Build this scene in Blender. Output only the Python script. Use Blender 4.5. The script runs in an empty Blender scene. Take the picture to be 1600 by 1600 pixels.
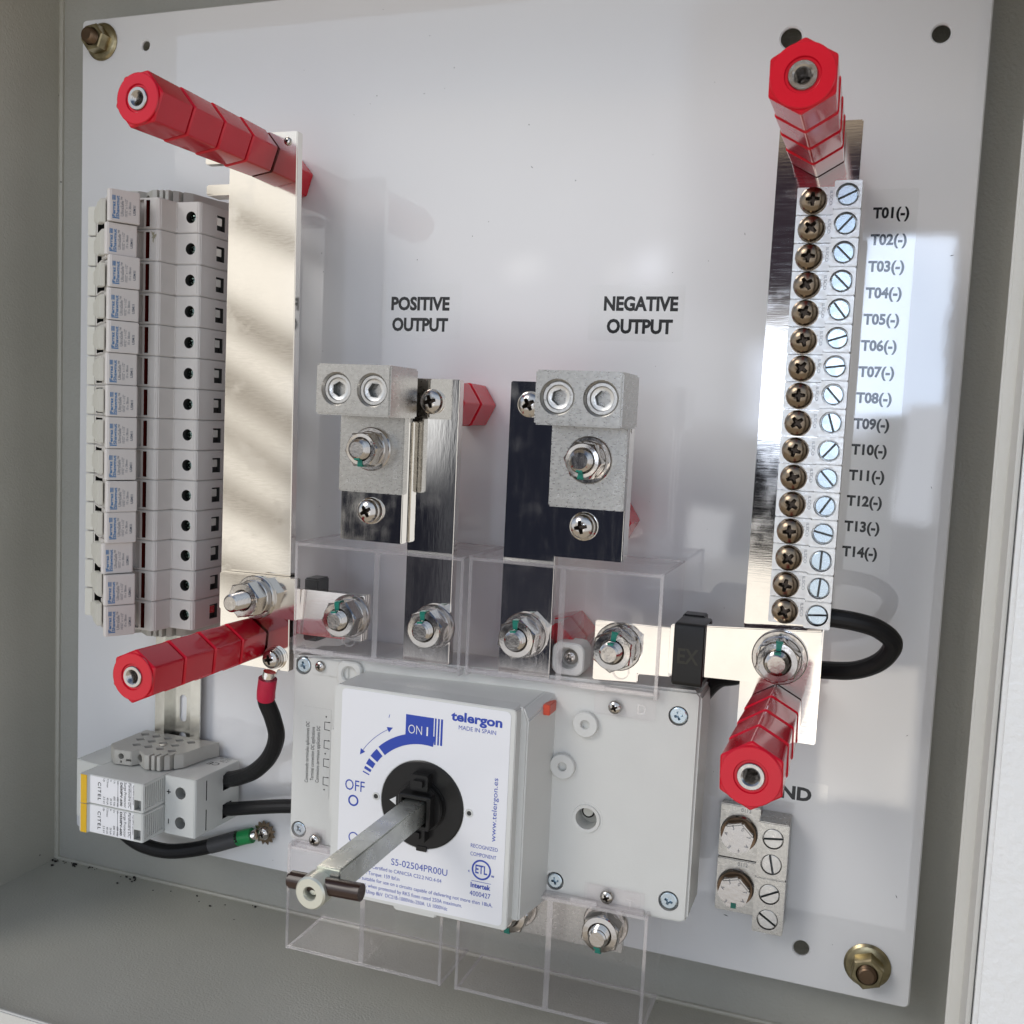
import bpy, bmesh, math, random
from mathutils import Vector, Matrix
random.seed(7)
scene = bpy.context.scene
col = scene.collection
S = 0.001                                   # everything below is measured in millimetres on the mounting plate:
def P(u, v, w):                             # u to the right, v up, w out of the plate towards the viewer
    return Vector((u * S, -w * S, v * S))

# ------------------------------------------------------------------ camera
cam_d = bpy.data.cameras.new('camera')
cam = bpy.data.objects.new('camera', cam_d); col.objects.link(cam)
Rm = Matrix(((0.94014875, -0.07315042, 0.33282029),
             (0.04563073, 0.99491624, 0.08977478),
             (-0.33769538, -0.06921482, 0.93870717)))
M3 = Matrix(((1, 0, 0), (0, 0, -1), (0, 1, 0)))
cam.matrix_world = Matrix.Translation(P(506.798, 295.691, 553.049)) @ (M3 @ Rm).to_4x4()
cam_d.sensor_width = 36; cam_d.lens = 1604.906 / 1600 * 36
cam_d.clip_start = 0.01; cam_d.clip_end = 100
scene.camera = cam
cam_d.dof.use_dof = True; cam_d.dof.focus_distance = 0.60; cam_d.dof.aperture_fstop = 45

# ------------------------------------------------------------------ world: open shade, daylight seen past a building
world = bpy.data.worlds.new('World'); scene.world = world; world.use_nodes = True
nt = world.node_tree; nt.nodes.clear()
def N(tree, t, **kw):
    n = tree.nodes.new(t)
    for k, x in kw.items(): setattr(n, k, x)
    return n
def math_node(tree, op, a, b=None, clamp=False):
    n = N(tree, 'ShaderNodeMath', operation=op, use_clamp=clamp)
    for i, s in enumerate((a, b)):
        if s is None: continue
        if isinstance(s, (int, float)): n.inputs[i].default_value = s
        else: tree.links.new(s, n.inputs[i])
    return n.outputs[0]
def build_world():
    sky = N(nt, 'ShaderNodeTexSky', sky_type='NISHITA', sun_disc=False)
    sky.sun_elevation = math.radians(34); sky.sun_rotation = math.radians(217)
    bg1 = N(nt, 'ShaderNodeBackground'); bg1.inputs['Strength'].default_value = SKY_STRENGTH
    nt.links.new(sky.outputs[0], bg1.inputs['Color'])
    tc = N(nt, 'ShaderNodeTexCoord'); sep = N(nt, 'ShaderNodeSeparateXYZ')
    nz = N(nt, 'ShaderNodeTexNoise'); nz.inputs['Scale'].default_value = 9; nz.inputs['Detail'].default_value = 3
    nt.links.new(tc.outputs['Generated'], nz.inputs['Vector']); nt.links.new(tc.outputs['Generated'], sep.inputs[0])
    ny = math_node(nt, 'MAXIMUM', math_node(nt, 'MULTIPLY', sep.outputs[1], -1), 0.05)
    a = math_node(nt, 'DIVIDE', sep.outputs[0], ny); b = math_node(nt, 'DIVIDE', sep.outputs[2], ny)
    sc = N(nt, 'ShaderNodeSeparateXYZ'); nt.links.new(nz.outputs['Color'], sc.inputs[0])
    a = math_node(nt, 'ADD', a, math_node(nt, 'MULTIPLY', math_node(nt, 'SUBTRACT', sc.outputs[0], .5), .03))
    b = math_node(nt, 'ADD', b, math_node(nt, 'MULTIPLY', math_node(nt, 'SUBTRACT', sc.outputs[1], .5), .03))
    front = N(nt, 'ShaderNodeMapRange', interpolation_type='SMOOTHSTEP')
    front.inputs['From Min'].default_value = 0.02; front.inputs['From Max'].default_value = 0.3
    nt.links.new(math_node(nt, 'MULTIPLY', sep.outputs[1], -1), front.inputs['Value'])
    def step(x, e, s):
        m = N(nt, 'ShaderNodeMapRange', interpolation_type='SMOOTHSTEP')
        m.inputs['From Min'].default_value = e - s; m.inputs['From Max'].default_value = e + s
        nt.links.new(x, m.inputs['Value']); return m.outputs[0]
    def rect(a0, a1, b0, b1, s, slant=0.0, tilt=0.0):
        aa = a if not slant else math_node(nt, 'ADD', a, math_node(nt, 'MULTIPLY', b, slant))
        bq = b if not tilt else math_node(nt, 'ADD', b, math_node(nt, 'MULTIPLY', a, tilt))
        m = math_node(nt, 'SUBTRACT', step(aa, a0, s), step(aa, a1, s))
        k = math_node(nt, 'SUBTRACT', step(bq, b0, s), step(bq, b1, s))
        return math_node(nt, 'MULTIPLY', m, k, clamp=True)
    cur = None
    def over(c, mask):
        nonlocal cur
        if cur is None:
            r = N(nt, 'ShaderNodeRGB'); r.outputs[0].default_value = (*c, 1); cur = r.outputs[0]; return
        mx = N(nt, 'ShaderNodeMix', data_type='RGBA')
        nt.links.new(mask, mx.inputs['Factor']); nt.links.new(cur, mx.inputs['A']); mx.inputs['B'].default_value = (*c, 1)
        cur = mx.outputs['Result']
    over((.89, .91, .95), None)                                 # pale wall of the building opposite
    over((.50, .44, .36), rect(-9, 9, -9, -.50, .10))           # ground
    over((.66, .76, .90), rect(-9, 9, .32, 9, .02))             # soffit and sky above
    over((1.03, .99, .92), rect(-1.1, -.60, -.35, .30, .04))  # sunlit wall on the left
    for b0, b1 in ((-.52, -.49), (-.43, -.40), (-.36, -.34), (-.31, -.275), (-.23, -.20), (-.11, -.09)):   # shade between its boards
        over((.30, .27, .23), rect(-1.0, -.58, b0 - .004, b1 + .004, .014, 0, .45))
    over((.012, .013, .02), rect(-.60, -.40, -.27, -.045, .05)) # the photographer's dark clothes
    over((.014, .016, .026), rect(-.43, -.20, -.27, .09, .03))
    over((.03, .022, .03), rect(-.19, .10, .10, .40, .03))
    over((.32, .26, .2), rect(-.19, .10, .27, .40, .02))
    over((.01, .01, .012), rect(-.19, -.033, -.128, .004, .014))
    over((4.6, 5.2, 6.4), rect(-.12, -.01, .0, .078, .018))      # gaps of open sky
    over((6.2, 7.4, 9.4), rect(-.03, .048, .02, .178, .004))
    over((3.6, 3.8, 4.2), rect(.018, .05, -.078, .03, .006))
    over((2.4, 2.4, 2.4), rect(-.17, -.128, -.135, -.075, .008))
    over((1.12, 1.06, .97), rect(-.165, -.032, -.27, -.126, .014))
    over((1.2, 1.14, 1.05), rect(-.28, -.15, -.29, -.185, .014))
    over((3.6, 3.4, 3.1), rect(-.036, .048, -.345, -.212, .006))
    over((2.4, 2.4, 2.4), rect(-.375, -.335, .142, .158, .016))
    over((2.0, 2.0, 2.0), rect(-.262, -.240, .142, .158, .014))
    over((2.6, 2.7, 3.0), rect(-.235, -.200, .137, .170, .018))
    over((2.2, 2.1, 2.0), rect(-.53, -.50, .10, .15, .02, .5))
    bg2 = N(nt, 'ShaderNodeBackground'); bg2.inputs['Strength'].default_value = ENV_STRENGTH
    nt.links.new(cur, bg2.inputs['Color'])
    # mask added to cut the golden sky glow behind the building opposite, up to about 45 degrees; open sky above and around it
    hides = math_node(nt, 'MULTIPLY', front.outputs[0], math_node(nt, 'SUBTRACT', 1, step(b, 1.0, .35)))
    add = N(nt, 'ShaderNodeMixShader'); out = N(nt, 'ShaderNodeOutputWorld')
    nt.links.new(hides, add.inputs[0]); nt.links.new(bg1.outputs[0], add.inputs[1]); nt.links.new(bg2.outputs[0], add.inputs[2])
    nt.links.new(add.outputs[0], out.inputs['Surface'])
SKY_STRENGTH, ENV_STRENGTH = 0.08, 0.90
build_world()
sun_d = bpy.data.lights.new('sun', 'SUN'); sun_d.energy = 0.6; sun_d.angle = math.radians(22); sun_d.color = (1, .95, .88)
sun = bpy.data.objects.new('sun', sun_d); col.objects.link(sun); sun.location = (-1, -3, 2)
sun.rotation_euler = Vector((-.75, -1, .85)).to_track_quat('Z', 'Y').to_euler()
vs = scene.view_settings
vs.view_transform = 'Standard'; vs.look = 'None'; vs.gamma = 1; vs.use_curve_mapping = False; vs.exposure = 0.36
scene.render.engine = 'CYCLES'
scene.cycles.max_bounces = 12; scene.cycles.transparent_max_bounces = 24; scene.cycles.caustics_reflective = False

# ------------------------------------------------------------------ materials
def mat(name, c, rough=.5, metal=0., bump=0., bscale=400, stretch=(1, 1, 1), rvar=0., cvar=0., cscale=60, spec=None, coat=0.,
        smudge=None, speck=None):
    m = bpy.data.materials.new(name); m.use_nodes = True; t = m.node_tree; b = t.nodes['Principled BSDF']
    b.inputs['Base Color'].default_value = (*c, 1); b.inputs['Roughness'].default_value = rough; b.inputs['Metallic'].default_value = metal
    if spec is not None: b.inputs['Specular IOR Level'].default_value = spec
    if coat: b.inputs['Coat Weight'].default_value = coat; b.inputs['Coat Roughness'].default_value = .05
    tc = N(t, 'ShaderNodeTexCoord'); mp = N(t, 'ShaderNodeMapping'); mp.inputs['Scale'].default_value = stretch
    t.links.new(tc.outputs['Object'], mp.inputs['Vector'])
    def noise(scale, detail=3, vec=mp.outputs[0]):
        n = N(t, 'ShaderNodeTexNoise'); n.inputs['Scale'].default_value = scale; n.inputs['Detail'].default_value = detail
        t.links.new(vec, n.inputs['Vector']); return n.outputs['Fac']
    def mrange(src, a, bb, c0, d):
        n = N(t, 'ShaderNodeMapRange'); n.inputs['From Min'].default_value = a; n.inputs['From Max'].default_value = bb
        n.inputs['To Min'].default_value = c0; n.inputs['To Max'].default_value = d; t.links.new(src, n.inputs['Value']); return n.outputs[0]
    colr = None
    if cvar:
        f = mrange(noise(cscale, 4, tc.outputs['Object']), .3, .7, 0, 1)
        mx = N(t, 'ShaderNodeMix', data_type='RGBA'); mx.inputs['A'].default_value = (*[x * (1 - cvar) for x in c], 1)
        mx.inputs['B'].default_value = (*[min(1, x * (1 + cvar)) for x in c], 1); t.links.new(f, mx.inputs['Factor']); colr = mx.outputs['Result']
    if speck:                                                   # (colour, scale, threshold) small dirt specks of their own shape
        vo = N(t, 'ShaderNodeTexVoronoi'); vo.inputs['Scale'].default_value = speck[1]; t.links.new(tc.outputs['Object'], vo.inputs['Vector'])
        f = mrange(vo.outputs['Distance'], speck[2], speck[2] * .6, 0, 1)
        sx = N(t, 'ShaderNodeSeparateXYZ'); t.links.new(vo.outputs['Color'], sx.inputs[0])
        f = math_node(t, 'MULTIPLY', f, math_node(t, 'GREATER_THAN', sx.outputs[0], .72))
        mx = N(t, 'ShaderNodeMix', data_type='RGBA'); t.links.new(f, mx.inputs['Factor'])
        if colr is None: mx.inputs['A'].default_value = (*c, 1)
        else: t.links.new(colr, mx.inputs['A'])
        mx.inputs['B'].default_value = (*speck[0], 1); colr = mx.outputs['Result']
    if colr is not None: t.links.new(colr, b.inputs['Base Color'])
    rsrc = None
    if rvar:
        rsrc = mrange(noise(bscale * .5, 4), .3, .7, max(0, rough - rvar), rough + rvar)
    if smudge:                                                  # (scale, threshold, roughness) hand smears and scuffs
        f = mrange(noise(smudge[0], 6, tc.outputs['Object']), smudge[1] - .04, smudge[1] + .16, 0, 1)
        mx = N(t, 'ShaderNodeMix', data_type='FLOAT'); t.links.new(f, mx.inputs['Factor'])
        if rsrc is None: mx.inputs['A'].default_value = rough
        else: t.links.new(rsrc, mx.inputs['A'])
        mx.inputs['B'].default_value = smudge[2]; rsrc = mx.outputs['Result']
    if rsrc is not None: t.links.new(rsrc, b.inputs['Roughness'])
    if bump:
        bp = N(t, 'ShaderNodeBump'); bp.inputs['Strength'].default_value = bump; bp.inputs['Distance'].default_value = .001
        t.links.new(noise(bscale), bp.inputs['Height']); t.links.new(bp.outputs[0], b.inputs['Normal'])
    return m
def acrylic(name, tint, alpha, rough, fres=.55, gloss=.75, bonded=False):
    m = bpy.data.materials.new(name); m.use_nodes = True; t = m.node_tree; t.nodes.clear()
    out = N(t, 'ShaderNodeOutputMaterial'); tr = N(t, 'ShaderNodeBsdfTransparent'); tr.inputs[0].default_value = (*tint, 1)
    pr = N(t, 'ShaderNodeBsdfPrincipled'); pr.inputs['Base Color'].default_value = (.80, .78, .78, 1); pr.inputs['Roughness'].default_value = rough
    lw = N(t, 'ShaderNodeFresnel'); ge = N(t, 'ShaderNodeNewGeometry')
    t.links.new(math_node(t, 'SUBTRACT', 1.49, math_node(t, 'MULTIPLY', ge.outputs['Backfacing'], 1.49 - 1 / 1.49)), lw.inputs['IOR'])
    mx = N(t, 'ShaderNodeMixShader')
    fr = math_node(t, 'MULTIPLY', lw.outputs[0], fres)
    if bonded: fr = math_node(t, 'MULTIPLY', fr, math_node(t, 'SUBTRACT', 1, ge.outputs['Backfacing']))   # stuck down: no reflection at its back
    t.links.new(math_node(t, 'ADD', fr, alpha, clamp=True), mx.inputs[0])
    gl = N(t, 'ShaderNodeBsdfGlossy'); gl.inputs['Roughness'].default_value = rough; gl.inputs['Color'].default_value = (1, 1, 1, 1)
    m2 = N(t, 'ShaderNodeMixShader'); m2.inputs[0].default_value = gloss
    t.links.new(pr.outputs[0], m2.inputs[1]); t.links.new(gl.outputs[0], m2.inputs[2])
    t.links.new(tr.outputs[0], mx.inputs[1]); t.links.new(m2.outputs[0], mx.inputs[2]); t.links.new(mx.outputs[0], out.inputs[0])
    return m
M = {}
M['plate'] = mat('white_powder_coat', (.79, .79, .795), .03, bump=.006, bscale=200, cvar=.012, cscale=12, spec=.75, smudge=(8, .58, .05))
M['grey'] = mat('grey_enclosure_paint', (.49, .476, .415), .30, bump=.35, bscale=700, cvar=.04, cscale=14, speck=((.10, .09, .07), 42, .035))
M['greyback'] = mat('glossy_grey_enclosure_paint', (.46, .455, .415), .10, bump=.40, bscale=620, cvar=.03, cscale=14)
M['seal'] = mat('pale_enclosure_paint', (.62, .61, .57), .30, bump=.12, bscale=700, cvar=.03, cscale=20)
M['door'] = mat('white_door_paint', (.76, .76, .75), .22, bump=.5, bscale=330, cvar=.02, cscale=20)
M['red'] = mat('red_insulator_plastic', (.60, .006, .022), .12, bump=.02, bscale=200, cvar=.05, cscale=50, spec=.40)
M['nickel'] = mat('brushed_nickel_plate', (.82, .785, .73), .08, 1, bump=.001, bscale=500, stretch=(1, 1, 10), rvar=.015, cvar=.04, cscale=24, smudge=(30, .62, .22))
M['mirror'] = mat('polished_nickel_plate', (.84, .81, .76), .05, 1, bump=.012, bscale=120, stretch=(6, 1, 1), rvar=.03, smudge=(40, .58, .17))
M['bright'] = mat('bright_nickel_plate', (.82, .79, .75), .06, 1, bump=.007, bscale=150, stretch=(1, 1, 16), rvar=.03, cvar=.07, cscale=35, smudge=(34, .60, .20))
M['tin'] = mat('tinned_aluminium', (.50, .487, .46), .30, 1, bump=.03, bscale=900, stretch=(1, 1, 2.5), rvar=.05, cvar=.10, cscale=600)
M['lug'] = mat('tinned_terminal', (.60, .59, .57), .34, 1, bump=.08, bscale=800, rvar=.08, cvar=.05, cscale=120)
M['steel'] = mat('stainless_steel', (.50, .475, .45), .15, 1, rvar=.05, bump=.05, bscale=500)
M['darksteel'] = mat('brown_passivated_steel', (.235, .185, .135), .22, 1, rvar=.05, cvar=.15, cscale=200)
M['zinc'] = mat('blue_zinc_plate', (.50, .58, .64), .25, 1, rvar=.06, bump=.012, bscale=500)
M['yellowzinc'] = mat('yellow_zinc_plate', (.36, .31, .19), .28, 1, cvar=.35, cscale=160)
M['stud'] = mat('bronze_stud', (.17, .115, .075), .38, 1, rvar=.1)
M['rail'] = mat('galvanised_rail', (.62, .61, .56), .24, 1, bump=.05, bscale=300, cvar=.08, cscale=80)
M['fuse'] = mat('light_grey_plastic', (.60, .575, .545), .36, bump=.04, bscale=900, cvar=.03, cscale=60)
M['handle'] = mat('fuse_handle_plastic', (.66, .625, .59), .38, cvar=.03, cscale=60)
M['tongue'] = mat('ivory_grey_plastic', (.62, .61, .55), .4)
M['stop'] = mat('grey_clip_plastic', (.42, .41, .375), .42, cvar=.04, cscale=90)
M['spd'] = mat('protector_plastic', (.60, .61, .585), .36, bump=.04, bscale=900, cvar=.02, cscale=60)
M['switch'] = mat('switch_plastic', (.66, .66, .63), .33, bump=.05, bscale=700, cvar=.02, cscale=40)
M['facewhite'] = mat('white_face_sticker', (.80, .80, .82), .22)
M['blue'] = mat('blue_ink', (.022, .06, .40), .35)
M['fuseblue'] = mat('pale_blue_ink', (.06, .20, .42), .45)
M['greyink'] = mat('grey_ink', (.12, .14, .18), .5)
M['ink'] = mat('black_ink', (.008, .008, .009), .5, spec=.15)
M['white'] = mat('white_ink', (.8, .8, .8), .4)
M['yellow'] = mat('yellow_band', (.72, .43, .012), .4)
M['black'] = mat('black_moulded_plastic', (.009, .0085, .0085), .30, spec=.35, bump=.05, bscale=600)
M['rubber'] = mat('black_cable_jacket', (.009, .009, .010), .42, spec=.3, bump=.10, bscale=300, stretch=(1, 1, 1))
M['sleeve'] = mat('dark_grey_shrink', (.06, .06, .065), .45)
M['redvinyl'] = mat('red_vinyl', (.55, .008, .05), .35, cvar=.1)
M['greenvinyl'] = mat('green_vinyl', (.012, .26, .07), .35, cvar=.1)
M['mark'] = mat('green_torque_paint', (.0, .17, .12), .3)
M['brown'] = mat('brown_pin', (.035, .017, .012), .25)
M['window'] = mat('dark_red_window', (.07, .006, .004), .15)
M['fusescrew'] = mat('green_black_screw', (.13, .17, .15), .25, 1)
M['slotshade'] = mat('shaded_slot_metal', (.17, .18, .18), .55, .8)  # slots and hex sockets coloured dark to stand in for their shade
M['recess'] = mat('shaded_recess_metal', (.09, .07, .055), .5, .8)  # cross recesses coloured dark so the cuts read as shaded
M['orange'] = mat('red_orange_plastic', (.60, .07, .03), .35)
M['dark'] = mat('shaded_interior_plastic', (.035, .035, .033), .5)  # near-black colour painted inside pockets, slots and holes for their shade
M['greyport'] = mat('grey_port_plastic', (.33, .335, .32), .4)
M['shaft'] = mat('iridescent_zinc_steel', (.46, .47, .43), .30, .9, bump=.06, bscale=300, rvar=.08, cvar=.22, cscale=45)
M['pewter'] = mat('pale_zinc', (.72, .72, .62), .35, .6)
M['acr'] = acrylic('clear_acrylic', (.996, .990, .992), .010, .03)
M['acredge'] = acrylic('lit_acrylic_edge', (.95, .935, .94), .24, .08, gloss=.45)  # paler and more opaque, imitating light piped to the acrylic's edges
M['tape'] = acrylic('clear_tape', (.999, .999, .997), .0, .03, .8, 1.0, bonded=True)
M['debris'] = mat('dark_debris', (.02, .018, .015), .8)
M['sensorink'] = mat('faded_yellow_ink', (.02, .018, .010), .5)
M['dirt'] = mat('oil_stain', (.30, .28, .2), .5)

# ------------------------------------------------------------------ mesh building
def mapax(axis):
    if axis == 'w': return lambda x, y, z: (x, y, z)            # polygon in (u, v), height along w
    if axis == 'v': return lambda x, y, z: (x, z, y)            # polygon in (u, w), height along v
    if axis == 'u': return lambda x, y, z: (z, x, y)            # polygon in (v, w), height along u
    return axis
class MB:
    def __init__(s): s.v = []; s.f = []; s.m = []
    def take(s, bm, fn, mi=0):
        bmesh.ops.recalc_face_normals(bm, faces=bm.faces[:])
        o = len(s.v); bm.verts.index_update()
        flip = False
        e = [Vector(fn(*x)) for x in ((0, 0, 0), (1, 0, 0), (0, 1, 0), (0, 0, 1))]
        if (e[1] - e[0]).cross(e[2] - e[0]).dot(e[3] - e[0]) < 0: flip = True
        for x in bm.verts: s.v.append(fn(*x.co))
        for f in bm.faces:
            ix = [o + x.index for x in f.verts]
            s.f.append(ix[::-1] if flip else ix); s.m.append(mi if mi >= 0 else f.material_index)
        bm.free(); return s
    def mesh(s, me, mi=0):                                       # append a mesh already in (u, v, w)
        bm = bmesh.new(); bm.from_mesh(me); return s.take(bm, lambda x, y, z: (x, y, z), mi)
    def prism(s, poly, a0, a1, axis='w', b=0., seg=2, mi=0):
        bm = bmesh.new(); vs_ = [bm.verts.new((x, y, a0)) for x, y in poly]
        f = bm.faces.new(vs_); r = bmesh.ops.extrude_face_region(bm, geom=[f])
        for x in r['geom']:
            if isinstance(x, bmesh.types.BMVert): x.co.z = a1
        if b:
            bmesh.ops.recalc_face_normals(bm, faces=bm.faces[:])
            bmesh.ops.bevel(bm, geom=bm.edges[:], offset=b, segments=seg, affect='EDGES', clamp_overlap=True)
        return s.take(bm, mapax(axis), mi)
    def box(s, u0, u1, v0, v1, w0, w1, b=0., seg=2, mi=0):
        return s.prism([(u0, v0), (u1, v0), (u1, v1), (u0, v1)], w0, w1, 'w', b, seg, mi)
    def lathe(s, c, prof, axis='w', n=32, mi=0):                 # profile of (radius, height) pairs
        g = mapax(axis); inv = {'w': lambda u, v, w: (u, v, w), 'v': lambda u, v, w: (u, w, v), 'u': lambda u, v, w: (v, w, u)}[axis]
        cx, cy, cz = inv(*c); bm = bmesh.new(); rings = []
        for r, h in prof:
            if r < 1e-6: rings.append([bm.verts.new((cx, cy, cz + h))])
            else: rings.append([bm.verts.new((cx + r * math.cos(2 * math.pi * i / n), cy + r * math.sin(2 * math.pi * i / n), cz + h)) for i in range(n)])
        for A, B in zip(rings, rings[1:]):
            for i in range(n):
                j = (i + 1) % n
                q = [A[i % len(A)], A[j % len(A)], B[j % len(B)], B[i % len(B)]]
                q = [x for k, x in enumerate(q) if x not in q[:k]]
                if len(q) > 2: bm.faces.new(q)
        return s.take(bm, g, mi)
    def cyl(s, c, r, h, axis='w', n=32, b=0., mi=0):
        if b: return s.lathe(c, [(0, 0), (r, 0), (r, h - b), (r - b * .3, h - b * .3), (r - b, h), (0, h)], axis, n, mi)
        return s.lathe(c, [(0, 0), (r, 0), (r, h), (0, h)], axis, n, mi)
    def hexp(s, c, R, h, rot=0., b=.4, mi=0, n=6):
        pts = [(c[0] + R * math.cos(math.radians(rot + 360 / n * i)), c[1] + R * math.sin(math.radians(rot + 360 / n * i))) for i in range(n)]
        return s.prism(pts, c[2], c[2] + h, 'w', b, 2, mi)
    def tube(s, pts, r, n=16, mi=0, sub=8):
        pts = [Vector(p) for p in pts]; q = []
        for i in range(len(pts) - 1):
            p0 = pts[max(0, i - 1)]; p1 = pts[i]; p2 = pts[i + 1]; p3 = pts[min(len(pts) - 1, i + 2)]
            for k in range(sub):
                t = k / sub
                q.append(.5 * ((2 * p1) + (p2 - p0) * t + (2 * p0 - 5 * p1 + 4 * p2 - p3) * t * t + (3 * p1 - p0 - 3 * p2 + p3) * t ** 3))
        q.append(pts[-1]); bm = bmesh.new(); rings = []; up = Vector((.3, .2, 1))
        for i, p in enumerate(q):
            d = (q[min(i + 1, len(q) - 1)] - q[max(i - 1, 0)]).normalized()
            x = up - d * up.dot(d); x.normalize(); up = x; y = d.cross(x)
            rings.append([bm.verts.new(p + (x * math.cos(2 * math.pi * k / n) + y * math.sin(2 * math.pi * k / n)) * r) for k in range(n)])
        for A, B in zip(rings, rings[1:]):
            for k in range(n): bm.faces.new((A[k], A[(k + 1) % n], B[(k + 1) % n], B[k]))
        bm.faces.new(rings[0][::-1]); bm.faces.new(rings[-1])
        return s.take(bm, lambda x, y, z: (x, y, z), mi)
    def poly3(s, pts, mi=0):
        o = len(s.v); s.v += [tuple(p) for p in pts]; s.f.append(list(range(o, o + len(pts)))); s.m.append(mi); return s
    def raw(s, name='tmp'):
        me = bpy.data.meshes.new(name); me.from_pydata(s.v, [], s.f); return me
    def build(s, name, mats, parent=None, origin=None, smooth=True):
        if not isinstance(mats, (list, tuple)): mats = [mats]
        if origin is None:
            if parent is not None: origin = parent['_o']
            else:
                origin = [sum(x[i] for x in s.v) / len(s.v) for i in range(3)]
        o = P(*origin); me = bpy.data.meshes.new(name)
        me.from_pydata([P(*x) - o for x in s.v], [], s.f)
        me.polygons.foreach_set('material_index', s.m)
        for m in mats: me.materials.append(m)
        if smooth:
            me.polygons.foreach_set('use_smooth', [True] * len(s.f)); me.set_sharp_from_angle(angle=math.radians(20))
        me.update()
        ob = bpy.data.objects.new(name, me); col.objects.link(ob)
        if parent is not None: ob.parent = parent; ob['_o'] = list(origin)
        else: ob.location = o; ob['_o'] = list(origin)
        if parent is not None:
            po = parent['_o']; ob.location = P(*origin) - P(*po)
        return ob
def holed(outer, holes, w0, w1, b=0., axis='w', res=1):
    """polygon with polygonal holes, extruded from w0 to w1, as an MB"""
    cu = bpy.data.curves.new('t', 'CURVE'); cu.dimensions = '2D'; cu.fill_mode = 'BOTH'
    for pts in [outer] + holes:
        sp = cu.splines.new('POLY'); sp.points.add(len(pts) - 1); sp.use_cyclic_u = True
        for p, q in zip(sp.points, pts): p.co = (q[0], q[1], 0, 1)
    cu.extrude = (w1 - w0) / 2 - b; cu.bevel_depth = b; cu.bevel_resolution = 0; cu.offset = -b
    ob = bpy.data.objects.new('t', cu); me = bpy.data.meshes.new_from_object(ob)
    bm = bmesh.new(); bm.from_mesh(me)
    bmesh.ops.remove_doubles(bm, verts=bm.verts[:], dist=1e-4)
    for x in bm.verts: x.co.z += (w0 + w1) / 2
    mb = MB(); mb.take(bm, mapax(axis))
    bpy.data.objects.remove(ob); bpy.data.curves.remove(cu); bpy.data.meshes.remove(me)
    return mb
def circ(u, v, r, n=24): return [(u + r * math.cos(2 * math.pi * i / n), v + r * math.sin(2 * math.pi * i / n)) for i in range(n)]
def rrect(u0, u1, v0, v1, r, n=5):
    o = []
    for cx, cy, a in ((u1 - r, v1 - r, 0), (u0 + r, v1 - r, 90), (u0 + r, v0 + r, 180), (u1 - r, v0 + r, 270)):
        for i in range(n + 1):
            t = math.radians(a + 90 * i / n); o.append((cx + r * math.cos(t), cy + r * math.sin(t)))
    return o
def hexpts(u, v, R, rot, n=6): return [(u + R * math.cos(math.radians(rot + 360 / n * i)), v + R * math.sin(math.radians(rot + 360 / n * i))) for i in range(n)]
def boolean(A, B):
    """A minus B, both MB; returns a new MB (one real cut, no viewer tricks). Faces cut from B take material index 1."""
    a = bpy.data.objects.new('a', A.raw()); b = bpy.data.objects.new('b', B.raw())
    for o in (a, b): col.objects.link(o)
    dm = [bpy.data.materials.get('_x%d' % i) or bpy.data.materials.new('_x%d' % i) for i in range(4)]
    for o, src in ((a, A), (b, B)):
        for m in dm: o.data.materials.append(m)
        o.data.polygons.foreach_set('material_index', src.m)
    md = a.modifiers.new('b', 'BOOLEAN'); md.operation = 'DIFFERENCE'; md.solver = 'EXACT'; md.object = b
    md.use_self = True
    dg = bpy.context.evaluated_depsgraph_get(); me = bpy.data.meshes.new_from_object(a.evaluated_get(dg))
    r = MB()
    bm = bmesh.new(); bm.from_mesh(me)
    o = 0
    for x in bm.verts: r.v.append(tuple(x.co))
    bm.verts.index_update()
    for f in bm.faces: r.f.append([x.index for x in f.verts]); r.m.append(f.material_index)
    bm.free()
    ma, mb_ = a.data, b.data
    bpy.data.objects.remove(a); bpy.data.objects.remove(b)
    for q in (ma, mb_, me): bpy.data.meshes.remove(q)
    return r
def place(src, c, s=1., rot=0.):
    """copy of an MB scaled, turned about w and moved"""
    r = MB(); ca, sa = math.cos(math.radians(rot)) * s, math.sin(math.radians(rot)) * s
    r.v = [(c[0] + x * ca - y * sa, c[1] + x * sa + y * ca, c[2] + z * s) for x, y, z in src.v]
    r.f = [list(f) for f in src.f]; r.m = list(src.m); return r
def merge(*ms):
    r = MB()
    for m in ms:
        o = len(r.v); r.v += m.v; r.f += [[i + o for i in f] for f in m.f]; r.m += m.m
    return r
def cap_height():
    cu = bpy.data.curves.new('t', 'FONT'); cu.body = 'H'; ob = bpy.data.objects.new('t', cu); me = bpy.data.meshes.new_from_object(ob)
    r = max(v.co.y for v in me.vertices); bpy.data.objects.remove(ob); bpy.data.curves.remove(cu); bpy.data.meshes.remove(me); return r
CAP = cap_height(); print('cap', CAP)
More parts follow.
